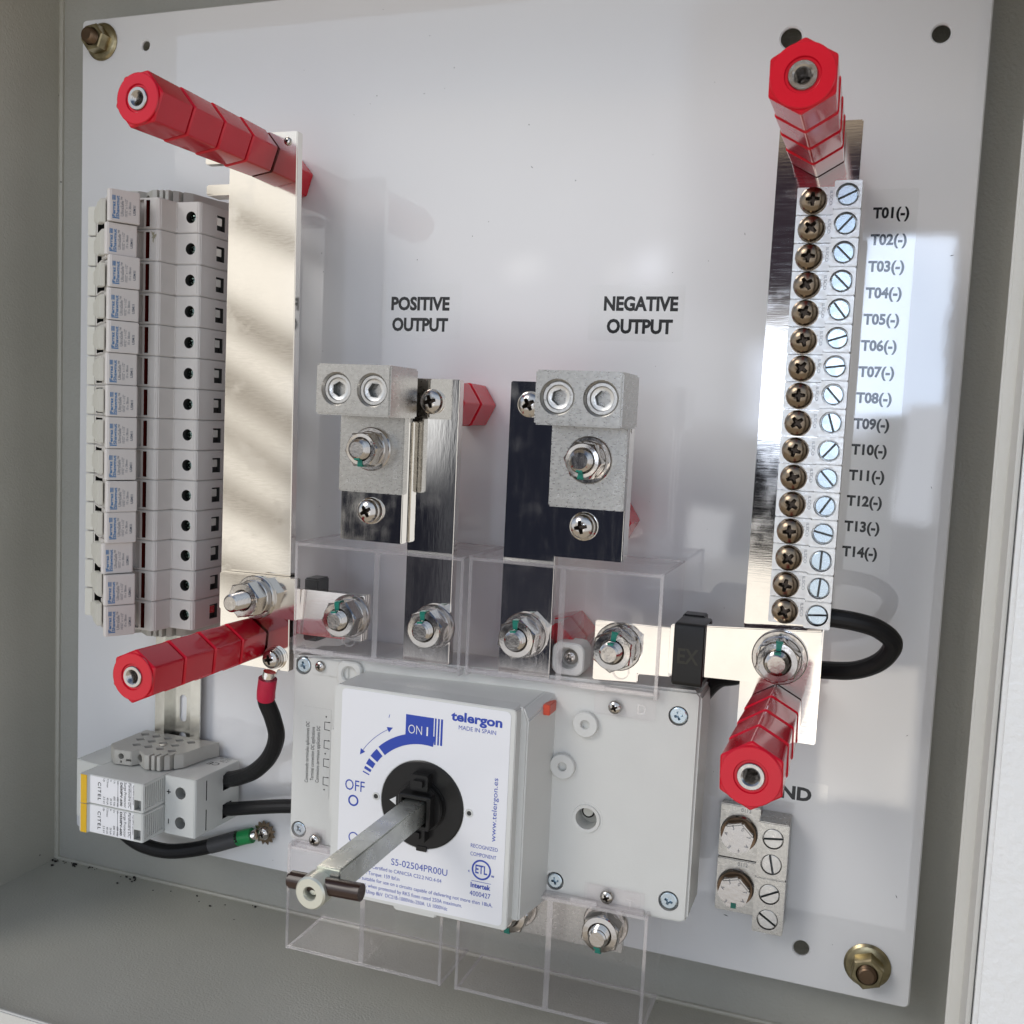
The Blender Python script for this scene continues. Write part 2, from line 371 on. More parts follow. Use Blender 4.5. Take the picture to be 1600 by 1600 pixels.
def text(mb, s, o, ex=(1, 0, 0), ey=(0, 1, 0), width=None, height=None, align='L', bold=0., space=1., mi=0):
    """flat printed lettering: o is the left (or centre) end of the baseline, height the cap height, width the line length"""
    cu = bpy.data.curves.new('t', 'FONT'); cu.body = s; cu.offset = bold; cu.space_character = space; cu.resolution_u = 3
    ob = bpy.data.objects.new('t', cu); me = bpy.data.meshes.new_from_object(ob)
    xs = [v.co.x for v in me.vertices]
    if not xs: return mb
    x0, x1 = min(xs), max(xs); cap = CAP
    sx = sy = None
    if height: sy = height / cap
    if width: sx = width / (x1 - x0)
    if sx is None: sx = sy * .92
    if sy is None: sy = sx
    ex = Vector(ex); ey = Vector(ey); o = Vector(o); off = {'L': 0, 'C': (x1 - x0) / 2, 'R': x1 - x0}[align]
    n0 = len(mb.v)
    for v in me.vertices: mb.v.append(tuple(o + ex * ((v.co.x - x0 - off) * sx) + ey * (v.co.y * sy)))
    for p in me.polygons: mb.f.append([n0 + i for i in p.vertices]); mb.m.append(mi)
    bpy.data.objects.remove(ob); bpy.data.curves.remove(cu); bpy.data.meshes.remove(me)
    return mb
def thing(name, label, cat, origin, group=None):
    o = bpy.data.objects.new(name, None); col.objects.link(o); o.location = P(*origin); o['_o'] = list(origin)
    o.empty_display_size = .01; o['label'] = label; o['category'] = cat
    if group: o['group'] = group
    return o
def tag(o, label, cat, group=None):
    o['label'] = label; o['category'] = cat
    if group: o['group'] = group
    return o
def dup(root, delta, label, group=None):
    def cp(o, par):
        c = o.copy(); col.objects.link(c)
        if par is not None: c.parent = par
        for ch in o.children: cp(ch, c)
        return c
    r = cp(root, None); r.location = root.location + Vector((delta[0] * S, -delta[2] * S, delta[1] * S)); r['label'] = label
    if group: r['group'] = group
    return r

# fastener prototypes, unit radius 1, seated at height 0
def cross_cut(depth=.62, top=1.2, r=.62, t=.16):
    m = MB(); k = []
    for a in range(4):
        for dx, dy in ((r, -t * .9), (r, t * .9), (t * 1.25, t * 1.25)):
            th = math.radians(90 * a); k.append((dx * math.cos(th) - dy * math.sin(th), dx * math.sin(th) + dy * math.cos(th)))
    bm = bmesh.new(); A = [bm.verts.new((x * .5, y * .5, depth * .12)) for x, y in k]; B = [bm.verts.new((x * 1.12, y * 1.12, top)) for x, y in k]
    bm.faces.new(A[::-1]); bm.faces.new(B)
    for i in range(len(k)): bm.faces.new((A[i], A[(i + 1) % len(k)], B[(i + 1) % len(k)], B[i]))
    return m.take(bm, lambda x, y, z: (x, y, z), 1)
PAN = boolean(MB().lathe((0, 0, 0), [(0, 0), (.97, 0), (1, .15), (.98, .32), (.86, .52), (.66, .66), (.4, .74), (.15, .77), (0, .77)], n=40), cross_cut())
SLOT = boolean(MB().cyl((0, 0, -.5), 1, .5, b=.08, n=36), MB().box(-1.2, 1.2, -.115, .115, -.42, .6, mi=1))
CHEESE = boolean(MB().cyl((0, 0, 0), 1, .5, b=.16, n=36), cross_cut(.5, .9, .6, .17))
def hexsocket():
    A = MB().lathe((0, 0, 0), [(0, -2), (1, -2), (1, -.05), (.96, 0), (.78, 0), (.72, -.12), (.55, -.18), (0, -.18)], n=40)
    return boolean(A, MB().hexp((0, 0, -1.8), .52, 2.0, 20, b=0, mi=1))
SOCKET = hexsocket()

def stud_nut(name, label, u, v, w, R=10.8, stud=5.4, nut_h=9.5, proud=7, rot=15, washer=12.0, group=None, mark=None, metal='steel', cat='nut and bolt'):
    t = thing(name, label, cat, (u, v, w), group)
    MB().lathe((u, v, w), [(stud, 0), (washer, 0), (washer, 1.6), (washer - .5, 2.1), (stud, 2.1)], n=40).build('flat_washer', M[metal], t)
    MB().lathe((u, v, w + 2.2), [(stud, 0), (washer * .82, 0), (washer * .82, 1.7), (washer * .78, 2.1), (stud, 2.1)], n=40).build('lock_washer', M[metal], t)
    z = w + 4.4; hx = hexpts(u, v, R, rot)
    m = MB().lathe((u, v, z), [(stud, 0), (R * .9, 0), (R * .9, .4), (stud, .4)])
    m = merge(m, holed(hx, [circ(u, v, stud + .25, 28)], z + .2, z + nut_h - .6, .6))
    m.lathe((u, v, z + nut_h - .9), [(R * .885, 0), (R * .84, .55), (stud + 1.1, .75), (stud + .3, .1)], n=40)
    m.build('hex_nut', M[metal], t)
    m = MB(); prof = [(stud * .8, z)]; h = z
    while h < z + nut_h + proud - 1.4:
        prof += [(stud, h + .25), (stud, h + .45), (stud * .88, h + .85), (stud * .88, h + 1.0)]; h += 1.25
    prof += [(stud * .9, z + nut_h + proud - .6), (stud * .74, z + nut_h + proud), (0, z + nut_h + proud)]
    m.lathe((u, v, 0), prof, n=28).build('threaded_stud', M[metal], t)
    if mark is not None:
        a = math.radians(mark); d = Vector((math.cos(a), math.sin(a))); p = Vector((-d.y, d.x)); m = MB()
        r0, r1 = stud - 1.6, R * .86; zz = z + nut_h - .02
        for (ra, rb, za) in ((stud + .2, r1, zz + .05),):
            q = [Vector((u, v)) + d * ra - p * 1.1, Vector((u, v)) + d * rb - p * 1.5, Vector((u, v)) + d * rb + p * 1.3, Vector((u, v)) + d * ra + p * 1.2]
            m.prism([tuple(x) for x in q], za - .3, za + .35)
        q = [Vector((u, v)) + d * (stud - 1.3) - p * 1.2, Vector((u, v)) + d * (stud + .1) - p * 1.6, Vector((u, v)) + d * (stud + .1) + p * 1.6, Vector((u, v)) + d * (stud - 1.3) + p * 1.2]
        m.prism([tuple(x) for x in q], z + nut_h + proud - 3, z + nut_h + proud - .4)
        q = [Vector((u, v)) + d * (R * .84) - p * 1.7, Vector((u, v)) + d * (R * .93) - p * 1.7, Vector((u, v)) + d * (R * .93) + p * 1.5, Vector((u, v)) + d * (R * .84) + p * 1.5]
        m.prism([tuple(x) for x in q], z + nut_h - 5, z + nut_h - .3)
        m.build('paint_mark', M['mark'], t)
    return t

# ------------------------------------------------------------------ the enclosure
enc = thing('electrical_enclosure', 'grey painted steel enclosure box open at the front around the white plate', 'enclosure', (270, -43, 0))
MB().box(-47, 586, -45, 590, -33, -30).build('back_wall', M['greyback'], enc)
MB().box(-48, -45, -43, 588, -30, 152).build('side_wall', M['grey'], enc)
MB().box(586.2, 589, -43, 588, -30, 149.8).build('side_wall', M['grey'], enc)
MB().box(-45, 586, -46, -43, -30, 152).build('floor_panel', M['grey'], enc)
MB().box(-45, 586, 588, 591, -30, 152).build('top_panel', M['grey'], enc)
m = MB(); m.tube([(-44, -42.4, -29.4), (100, -42.4, -29.4), (300, -42.4, -29.4), (585, -42.4, -29.4)], 1.5, 8).build('weld_seam', M['grey'], enc)
m = MB(); m.tube([(-44.4, -42, -29.4), (-44.4, 200, -29.4), (-44.4, 585, -29.4)], 2.2, 8).build('weld_seam', M['grey'], enc)
MB().box(-45, 545, -42.9, -28, 150, 152.5, .8).build('front_flange', M['seal'], enc)
fl = MB(); fl.box(545, 586, -43, 588, 150, 152.5, .8)
fl.prism([(549.6, 152.4), (551.2, 152.4), (551.2, 172), (549.6, 172)], -43, 588, 'v')
fl.build('front_flange', M['seal'], enc)
MB().box(551.4, 700, -80, 640, 172.4, 178, 1.5).build('door', M['door'], enc)

# ------------------------------------------------------------------ the white plate
holes = [circ(50, 520.8, 3.0), circ(519.8, 491.1, 4.3), circ(449, 494.5, 5.2), circ(486.4, 20.5, 4.2)]
pl = holed(rrect(0, 542, 0, 540.3, 3), holes, -2.5, 0, .7)
pl.box(539.4, 541.9, 3, 537, -24, -2.4, .3)
plate = pl.build('mounting_plate', M['plate'])
tag(plate, 'large glossy white square mounting plate carrying all the components', 'mounting plate')
def flange_nut(label, u, v, rot, tall):
    t = thing('flange_nut', label, 'nut', (u, v, 0), 'yellow nuts holding the plate corners')
    m = MB().lathe((u, v, 0), [(5, 0), (11.6, 0), (11.8, .8), (10.6, 1.8), (8.2, 2.6), (5, 2.6)], n=44)
    m = merge(m, holed(hexpts(u, v, 8.6, rot), [circ(u, v, 4.9)], 1.2, 10.5, .7)); m.build('nut', M['yellowzinc'], t)
    prof = [(0, -29)] + [(4.7, -29)]; h = -3
    while h < tall - 1.5: prof += [(4.8, h), (4.8, h + .3), (4.25, h + .8)]; h += 1.25
    prof += [(4.4, tall - .6), (3.6, tall), (0, tall)]
    MB().lathe((u, v, 0), prof, n=28).build('threaded_stud', M['stud'], t)
flange_nut('yellow flange nut on a long brown stud at the upper left plate corner', 16.5, 525.4, 8, 15)
flange_nut('yellow flange nut on a brown stud at the lower right plate corner', 520.1, 18.9, 20, 13)

# ------------------------------------------------------------------ red standoffs
def rhex(u, v, Rr, rot, r=1.5, n=3):
    o = []; c = Rr - r / math.cos(math.radians(30))
    for i in range(6):
        a = rot + 60 * i; cx, cy = u + c * math.cos(math.radians(a)), v + c * math.sin(math.radians(a))
        for k in range(n + 1):
            t = math.radians(a - 30 + 60 * k / n); o.append((cx + r * math.cos(t), cy + r * math.sin(t)))
    return o
def standoff(label, u, v, w0, L, rot, nseg, group, top=True, R=13.7):
    t = thing('standoff_insulator', label, 'insulator', (u, v, w0), group)
    h = L / nseg
    for k in range(nseg):
        z = w0 + k * h; last = (k == nseg - 1)
        hx0 = rhex(u, v, R, rot)
        m = MB()
        if last and top: m = holed(hx0, [circ(u, v, 5.3, 28)], z + .4, z + h - .95, .7)
        else: m = holed(hx0, [circ(u, v, 2.0, 12)], z + .4, z + h - .4, .75)
        if last and top:
            m = merge(m, MB().lathe((u, v, z + h - .95), [(5.3, 0), (11.6, 0), (11.7, .75), (11.3, 1.1), (6.6, 1.1), (6.2, .35), (5.3, .35)], n=44))
        m.v = [(u + (x - u) * q, v + (y - v) * q, zz) for x, y, zz in m.v for q in ((.962 + .038 * min(1, max(0, (zz - z) / h))) if not (last and top and zz > z + h - 1.2) else 1,)]
        m.build('segment', M['red'], t)
    if top:
        z = w0 + L; prof = [(5.25, -1.5), (5.25, .0), (5.0, .3), (3.7, .3)]; q = -.3
        while q > -12: prof += [(3.1, q), (3.65, q - .55), (3.65, q - .7)]; q -= 1.4
        prof += [(2.9, q), (0, q - 2.2)]
        MB().lathe((u, v, z), prof, n=28).build('threaded_insert', M['steel'], t)
    return t
GT = 'tall red standoffs stacked on the busbars'
standoff('tall red four-piece standoff on the upper end of the left busbar', 173, 435, 55.7, 98.2, 10, 4, GT)
standoff('tall red four-piece standoff on the lower end of the left busbar', 174.3, 163.2, 55.7, 98.2, 24.5, 4, GT)
standoff('tall red four-piece standoff on the upper end of the right busbar', 471, 422.6, 65.5, 98.2, 30.5, 4, GT)
standoff('tall red four-piece standoff on the lower end of the right busbar', 469.6, 164.9, 65.5, 98.2, 32, 4, GT)
GS = 'short red standoffs under the bars'
for lab, u, v, L, rot in (('short red standoff under the upper end of the left busbar', 162, 433.5, 49.8, 12),
                          ('short red standoff under the lower end of the left busbar', 162, 164, 49.8, 20),
                          ('short red standoff under the upper end of the positive output bar', 285.4, 302.5, 49.7, 3),
                          ('short red standoff under the lug plate of the positive output', 255, 243.5, 49.7, 5),
                          ('short red standoff under the upper end of the negative output bar', 338, 303.5, 49.7, 8),
                          ('short red standoff under the lug plate of the negative output', 372.5, 243.5, 49.7, 2),
                          ('short red standoff beside the switch under the end of the negative output bar', 352, 178, 46, 14),
                          ('short red standoff under the upper end of the right busbar', 471, 422, 59.2, 30),
                          ('short red standoff under the lower end of the right busbar', 469.5, 165, 59.2, 30)):
    standoff(lab, u, v, 0, L, rot, 2, GS, top=False)

# ------------------------------------------------------------------ left busbar with its link
lb = thing('busbar', 'long cream nickel-plated busbar beside the row of fuse holders', 'busbar', (176, 147, 50))
m = MB().prism([(154, 147.5), (200.5, 147.5), (197.2, 446), (138, 446), (138, 430.5), (154, 430.5)], 49.8, 55.6, b=.5)
m.build('bar', M['nickel'], lb)
MB().box(135, 153.8, 414.5, 420.5, 38, 50.5, .8).build('end_tab', M['nickel'], lb)
merge(place(PAN, (191.5, 440.6, 55.6), 2.2, 20)).build('screw', [M['steel'], M['recess'], M['recess']], lb)
m = place(PAN, (191.6, 154.6, 58.6), 5.4, 12); m.lathe((191.6, 154.6, 57.4), [(2, 0), (6.2, 0), (6.2, 1.2), (2, 1.2)]); m.build('screw', [M['steel'], M['recess'], M['recess']], lb)
lk = thing('link_strap', 'nickel-plated flat strap bolted across the left busbar to the switch terminal', 'strap', (200, 190, 56))
MB().prism([(157.5, 180.5), (207.5, 178.6), (207, 202), (157.5, 201.6)], 55.9, 61.8, b=.5).build('flat_end', M['nickel'], lk)
m = MB()
for k in range(3): m.prism([(206.2, 170.5), (247.2, 170.5), (247.2, 195.6), (206.2, 195.6)], 49 + k * 2.6, 51.4 + k * 2.6, b=.4)
m.v = [(x, y, z - (y - 183) * .09) for x, y, z in m.v]; m.build('laminated_end', M['bright'], lk)
MB().box(205, 214, 165, 201, 36, 48.6, .8).build('insulating_sleeve', M['black'], lk)
GB = 'hex nuts on the busbars and switch terminals'
stud_nut('stud_bolt', 'nut on a long threaded stud through the left link strap', 182.3, 189.6, 61.9, R=10.6, stud=5.0, nut_h=9.5, proud=11, rot=12, group=GB, washer=12.4)
# terminal nuts of the switch, upper row
for lab, u, v, w, rot, mk in (('green-marked nut under the clear cover on the left link strap end', 239.8, 184.3, 57, 8, 96),
                              ('green-marked nut at the lower end of the positive output bar', 289.5, 183.9, 55.7, 14, 96),
                              ('green-marked nut at the lower end of the negative output bar', 340.6, 184.9, 55.7, 20, 94),
                              ('green-marked nut on the right link strap end under the clear cover', 391.6, 185.8, 60.5, 26, 84)):
    stud_nut('stud_bolt', lab, u, v, w, R=10.7, stud=5.2, nut_h=10, proud=4.5 if mk != 84 else 6, rot=rot, group=GB, mark=mk)

# ------------------------------------------------------------------ output bars with lug plates
ob1 = thing('output_bar', 'mirror-polished positive output bar with lug plate on its left', 'busbar', (285, 163, 50))
MB().prism([(271.4, 163.5), (298.6, 163.5), (298.6, 315), (271.4, 315)], 50, 55.6, b=.45).build('bar', M['mirror'], ob1)
m = MB(); m.box(235.2, 271.1, 227.3, 320, 50, 56.8, .5); m.box(235.4, 272.0, 227.2, 292, 57.2, 64, .5); m.build('lug_plate', M['mirror'], ob1)
place(PAN, (283.6, 303, 55.6), 6.6, 15).build('screw', [M['steel'], M['recess'], M['recess']], ob1)
m = place(PAN, (253.8, 243.8, 66.3), 6.3, 30); m.lathe((253.8, 243.8, 64), [(3, 0), (7, 0), (7.1, 1), (6.4, 2.3), (3, 2.3)], n=28); m.build('screw', [M['steel'], M['recess'], M['recess']], ob1)
ob2 = thing('output_bar', 'scratched mirror-polished negative output bar with lug plate on its right', 'busbar', (341, 163, 50))
MB().prism([(326.7, 163.5), (354.8, 163.5), (354.8, 315.2), (326.7, 315.2)], 50, 55.6, b=.45).build('bar', M['mirror'], ob2)
m = MB(); m.box(355.1, 391.2, 229, 320, 50, 56.8, .5); m.box(353.1, 391.8, 228.2, 292, 57.2, 64, .5); m.build('lug_plate', M['mirror'], ob2)
place(PAN, (338, 303.6, 55.6), 6.6, 30).build('screw', [M['steel'], M['recess'], M['recess']], ob2)
m = place(PAN, (371.6, 244.6, 66.3), 6.3, 12); m.lathe((371.6, 244.6, 64), [(3, 0), (7, 0), (7.1, 1), (6.4, 2.3), (3, 2.3)], n=28); m.build('screw', [M['steel'], M['recess'], M['recess']], ob2)
def output_lug(label, u0, u1, t0, t1, sx, rot):
    t = thing('cable_lug', label, 'cable lug', ((u0 + u1) / 2, 254, 64), 'two-hole lugs of the outputs')
    MB().box(t0, t1, 253.8, 294.2, 64.2, 70.5, .6).build('tang', M['tin'], t)
    body = MB().box(u0, u1, 293.8, 319.4, 63.0, 95, .9)
    cut = merge(*[MB().lathe((x, 306.9, 88), [(0, 0), (7.6, 0), (7.6, 5.2), (8.6, 7.2), (8.6, 9), (0, 9)], n=44, mi=0) for x in sx])
    body = boolean(body, cut); body.build('barrel_block', M['tin'], t)
    for k, x in enumerate(sx): place(SOCKET, (x, 306.9, 93.2), 7.5, rot + k * 25).build('set_screw', [M['lug'], M['slotshade'], M['slotshade']], t)
    m = MB()
    text(m, 'AU-350', ((t0 + 4), 258, 70.56), height=2.4); text(m, 'CU9AL', (t1 - 3.2, 262, 70.56), (0, 1, 0), (-1, 0, 0), height=2.2)
    m.build('stamping', M['lug'], t)
    return t
output_lug('silver two-hole cable lug on the positive output plate', 236.2, 278.1, 237.2, 274.6, (247.9, 268.0), 10)
output_lug('silver two-hole cable lug on the negative output plate', 353.0, 395.2, 354.4, 392.4, (364.0, 385.0), 0)
stud_nut('stud_bolt', 'nut and short stud in the middle of the positive output lug', 256.6, 276.9, 70.6, R=9.6, stud=5.3, nut_h=9, proud=4, rot=5, group=GB, mark=272, washer=11.4)
stud_nut('stud_bolt', 'nut and short stud in the middle of the negative output lug', 374.3, 277.7, 70.6, R=9.6, stud=5.3, nut_h=9, proud=4, rot=-6, group=GB, mark=268, washer=11.6)

# ------------------------------------------------------------------ right busbar with sixteen terminals
rb = MB().prism([(452, 151.5), (488.3, 151.5), (489.3, 434), (453.6, 434)], 59.4, 65.4, b=.5).build('busbar', M['bright'])
tag(rb, 'tall bright nickel busbar carrying the column of sixteen screw terminals', 'busbar')
GL = 'screw terminals on the right busbar'
PITCH = 12.28
tl = thing('screw_terminal', 'topmost screw terminal of the right busbar, beside the T01(-) print', 'terminal', (477, 398.1, 65.4), GL)
MB().box(463.6, 479.7, 392.2, 404.2, 65.5, 70.3, .3).build('tang', M['lug'], tl)
blk = boolean(MB().box(479.9, 491.3, 392.7, 404.8, 65.5, 79.4, .35), MB().cyl((485.5, 398.8, 74.0), 4.9, 7, n=36))
blk.build('clamp_block', M['lug'], tl)
place(SLOT, (0, 0, 0), 4.25).build('slotted_screw', [M['zinc'], M['slotshade'], M['slotshade']], tl, origin=(0, 0, 0)).location = P(485.5, 398.8, 78.3) - P(477, 398.1, 65.4)
m = place(PAN, (0, 0, 0), 5.75); m.lathe((0, 0, -1), [(2, 0), (6.0, 0), (6.0, .9), (2, .9)], n=30)
m.build('cross_head_screw', [M['darksteel'], M['recess'], M['recess']], tl, origin=(0, 0, 0)).location = P(470.75, 398.1, 71.3) - P(477, 398.1, 65.4)
m = MB(); text(m, 'ILSCO', (477.6, 402.4, 70.36), (0, -1, 0), (1, 0, 0), width=6.2, height=1.25); text(m, '2-14', (476.0, 401, 70.36), (0, -1, 0), (1, 0, 0), width=3.2, height=.9)
m.build('stamping', M['greyink'], tl)
ords = ['topmost', 'second', 'third', 'fourth', 'fifth', 'sixth', 'seventh', 'eighth', 'ninth', 'tenth', 'eleventh', 'twelfth', 'thirteenth', 'fourteenth', 'fifteenth', 'lowest']
slot_ang = [25, 48, -45, -45, -52, 18, 8, -48, -72, 50, -48, 58, -12, 88, 85, 5]
for k in range(1, 16):
    lab = 'screw terminal on the right busbar beside the T%02d(-) print' % (k + 1) if k < 14 else ('screw terminal below the T14(-) terminal, without a print beside it' if k == 14 else 'lowest screw terminal of the right busbar, with the black loop cable in it')
    d = dup(tl, (0, -PITCH * k, 0), lab)
    for ch in d.children:
        if ch.name.startswith('slotted_screw'): ch.rotation_euler = (0, -math.radians(slot_ang[k]), 0); ch.location.y += random.uniform(-.5, .5) * S
        if ch.name.startswith('cross_head_screw'): ch.rotation_euler = (math.radians(random.uniform(-1.5, 1.5)), -math.radians((k * 37 + 12) % 90), math.radians(random.uniform(-1.5, 1.5))); ch.location.x += random.uniform(-.25, .25) * S
for ch in tl.children:
    if ch.name.startswith('slotted_screw'): ch.rotation_euler = (0, -math.radians(slot_ang[0]), 0)

# right link strap, current sensor
ls = thing('link_strap', 'bright flat strap bolted across the right busbar, running left through the black sensor', 'strap', (430, 190, 60))
MB().prism([(419, 178.0), (487, 179.5), (488, 206.2), (419, 202)], 65.6, 71.6, b=.5).build('flat_end', M['bright'], ls)
m = MB(); m.prism([(379, 167.5), (402, 168.8), (402, 173), (424, 174), (424, 198), (379, 197.8)], 54.6, 60.4, b=.5)
m.prism([(410, 54.8), (424, 54.8), (431, 66), (424, 71), (417, 60.3), (410, 60.3)], 174, 198, 'v', b=.3)
m.build('bent_end', M['bright'], ls)
stud_nut('stud_bolt', 'green-marked nut on the right link strap above the lower red standoff', 470.2, 192.3, 71.7, R=10.4, stud=5.2, nut_h=8, proud=5, rot=20, group=GB, mark=88, washer=12.6)
sn = thing('current_sensor', 'black plastic current sensor ring around the right link strap', 'sensor', (428, 188, 60))
fr = holed(rrect(173.2, 203.6, 52, 74.6, 2.5), [rrect(175.2, 202.4, 56, 72.6, 1)], 421.2, 435.8, .6, axis='u')
fr.box(421, 432, 168.5, 204, 42, 52.2, .6); fr.build('ring', M['black'], sn)
m = MB()
text(m, 'EX', (423.5, 184.5, 74.66), width=10, height=7, bold=.02); m.build('printing', M['sensorink'], sn)

# ------------------------------------------------------------------ DIN rail
prof = [(71, 6.5), (77.2, 6.5), (77.2, .3), (99.8, .3), (99.8, 6.5), (106, 6.5), (106, 7.5), (98.6, 7.5), (98.6, 1.5), (78.4, 1.5), (78.4, 7.5), (71, 7.5)]
ra = MB().prism(prof, 30, 412, 'v', b=0)
ra = boolean(ra, merge(*[MB().prism(rrect(85.8, 91.2, y, y + 18, 2.6), -2, 5, 'w') for y in (38, 63, 88, 113, 138)]))
r_ = ra.build('mounting_rail', M['rail']); tag(r_, 'slotted galvanised mounting rail running behind the fuse holders', 'rail')

# ------------------------------------------------------------------ fuse holders
V0 = 401.36
def fuse_holder():
    t = thing('fuse_holder', 'topmost of the fourteen light grey fuse holders', 'fuse holder', (88.5, V0, 7.5), 'fuse holders in the left row')
    a, b = V0 - 8.68, V0 + 8.68
    prof = [(53.6, 12), (135.6, 12), (135.6, 54.6), (134.2, 56), (119.9, 56), (118.6, 68.2), (117.2, 69.6), (84, 69.6), (76, 66.5), (60.5, 52.5), (53.6, 52.5)]
    body = MB().prism(prof, a, b, 'v', b=.5)
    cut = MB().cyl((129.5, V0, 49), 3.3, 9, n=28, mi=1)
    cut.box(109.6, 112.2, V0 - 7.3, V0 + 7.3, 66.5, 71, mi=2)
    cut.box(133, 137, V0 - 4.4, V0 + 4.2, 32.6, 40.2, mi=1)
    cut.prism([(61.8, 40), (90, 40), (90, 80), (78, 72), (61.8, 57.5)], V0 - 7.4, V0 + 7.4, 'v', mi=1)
    cut.box(103.0, 108.0, V0 - 7.6, V0 + 7.6, 67.5, 71, mi=0)
    body = boolean(body, cut)
    body.build('body', [M['fuse'], M['dark'], M['window'], M['dark']], t)
    m = MB().box(54.0, 60.2, V0 - 8.4, V0 + 8.4, 52.3, 53.2, .3); m.build('side_strip', M['tongue'], t)
    m = MB().prism([(105.2, 94.8), (106.4, 94.2), (114.2, 80.6), (113.2, 79), (105.4, 75.4), (98, 72.6), (86, 71), (84, 73.5), (97, 84), (103.4, 93.6)], V0 - 8.6, V0 + 8.6, 'v', b=.35)
    hd = m.build('handle', M['handle'], t)
    m = MB(); bm = bmesh.new()
    pts = [(-6.6, 0), (6.6, 0), (6.0, 6), (2.9, 13), (2.2, 21), (-2.2, 21), (-2.9, 13), (-6.0, 6)]
    pts = [(-6.7, -12), (6.7, -12), (6.4, -1), (4.6, 5), (3.6, 12.5), (-3.6, 12.5), (-4.6, 5), (-6.4, -1)]
    d = Vector((-.76, 0, -.65)); n = Vector((-.65, 0, .76)); o = Vector((80, V0, 72.5))
    m.prism([(y, x) for x, y in pts], -1.5, 1.5, axis=lambda y, x, z: tuple(o + d * y + Vector((0, 1, 0)) * x + n * z), b=.5)
    m.build('release_tongue', M['tongue'], t)
    place(PAN, (0, 0, 0), 3.0, 15).build('terminal_screw', M['fusescrew'], t, origin=(0, 0, 0)).location = P(129.5, V0, 52) - P(88.5, V0, 7.5)
    sc = MB().box(133.3, 134.6, V0 - 1.2, V0 + 3.2, 34, 39.2, .2); sc.build('metal_contact', M['nickel'], t)
    # printing on the sloping front of the handle, reading upwards
    c = Vector((106.4, V0, 94.2)); e = (Vector((114.2, V0, 80.6)) - c); L = e.length; e = e / L; nn = Vector((-e.z * -1, 0, e.x * -1)); nn = Vector((.866, 0, .5)) * .12
    def row(s, f, wd, ht, bold, mi, y0): text(m, s, c + e * (f * L) + nn + Vector((0, y0, 0)), (0, 1, 0), -e, width=wd, height=ht, bold=bold, mi=mi)
    m = MB()
    row('Ferraz', .155, 8.2, 1.55, .03, 0, -6.2); row('Shawmut', .29, 11.4, 1.6, .03, 0, -6.2)
    row('UltraSafe\u2122', .445, 10.2, 1.6, 0, 1, -5.4); row('10/32" x 1-1/2"', .575, 9.4, 1.3, 0, 1, -5.4)
    row('10 x 38mm', .70, 7.0, 1.25, 0, 1, -4.2); row('USM1I', .86, 5.2, 1.3, .02, 1, -4.0)
    k = c + nn
    def quad(f0, f1, y0, y1, mi): m.poly3([k + e * (f0 * L) + Vector((0, y0, 0)), k + e * (f0 * L) + Vector((0, y1, 0)), k + e * (f1 * L) + Vector((0, y1, 0)), k + e * (f1 * L) + Vector((0, y0, 0))], mi)
    quad(.055, .085, 2.6, 5.2, 0); quad(.10, .13, 2.6, 5.2, 0); quad(.145, .165, 2.6, 5.2, 0); quad(.06, .30, -7.0, -6.4, 0)
    m.build('lettering', [M['fuseblue'], M['greyink']], hd)
    return t
fh = fuse_holder()
shift = [0, -2.0, .8, -.1, -.2, -1.0, .3, .2, -.3, .4, -.2, -2.2, .2, .3]
fnames = ['', 'second', 'third', 'fourth', 'fifth', 'sixth', 'seventh', 'eighth', 'ninth', 'tenth', 'eleventh', 'twelfth', 'thirteenth', 'lowest']
for k in range(1, 14):
    lab = ('%s fuse holder from the top of the left row' % fnames[k]) if k < 13 else 'lowest of the fourteen light grey fuse holders, above the lower red standoff'
    if k == 1: lab = 'second fuse holder from the top, its handle pushed left and an oil stain on it'
    if k == 11: lab = 'twelfth fuse holder from the top, its handle pushed left'
    d = dup(fh, (0, -17.6 * k, 0), lab)
    for ch in d.children:
        if ch.name.startswith('handle'): ch.location.x += shift[k] * S; ch.location.y += -shift[k] * .3 * S; ch.rotation_euler = (0, math.radians(random.uniform(-.35, .35)), math.radians(random.uniform(-.25, .25)))
        for g in ch.children: g.location.z += random.uniform(-.45, .45) * S; g.rotation_euler = (0, math.radians(random.uniform(-.5, .5)), 0)
        if ch.name.startswith('terminal_screw'): ch.rotation_euler = (0, math.radians(k * 41 % 90), 0)
    if k == 1:
        m = MB(); v0 = V0 - 17.6; rr = [1.5 * (1 + .5 * math.sin(i * 2.3) + .3 * math.cos(i * 1.1)) for i in range(16)]
        m.poly3([(115 + rr[i] * .9 * math.cos(i * math.pi / 8), v0 + 5 + rr[i] * 1.6 * math.sin(i * math.pi / 8), 69.66) for i in range(16)])
        m.build('oil_stain', M['dirt'], None, origin=(115, v0, 69.6)).parent = d
        st = d.children[-1]; st = [c for c in d.children if c.name.startswith('oil_stain')][0]; st.location = P(115, v0, 69.6) - P(88.5, v0, 7.5)

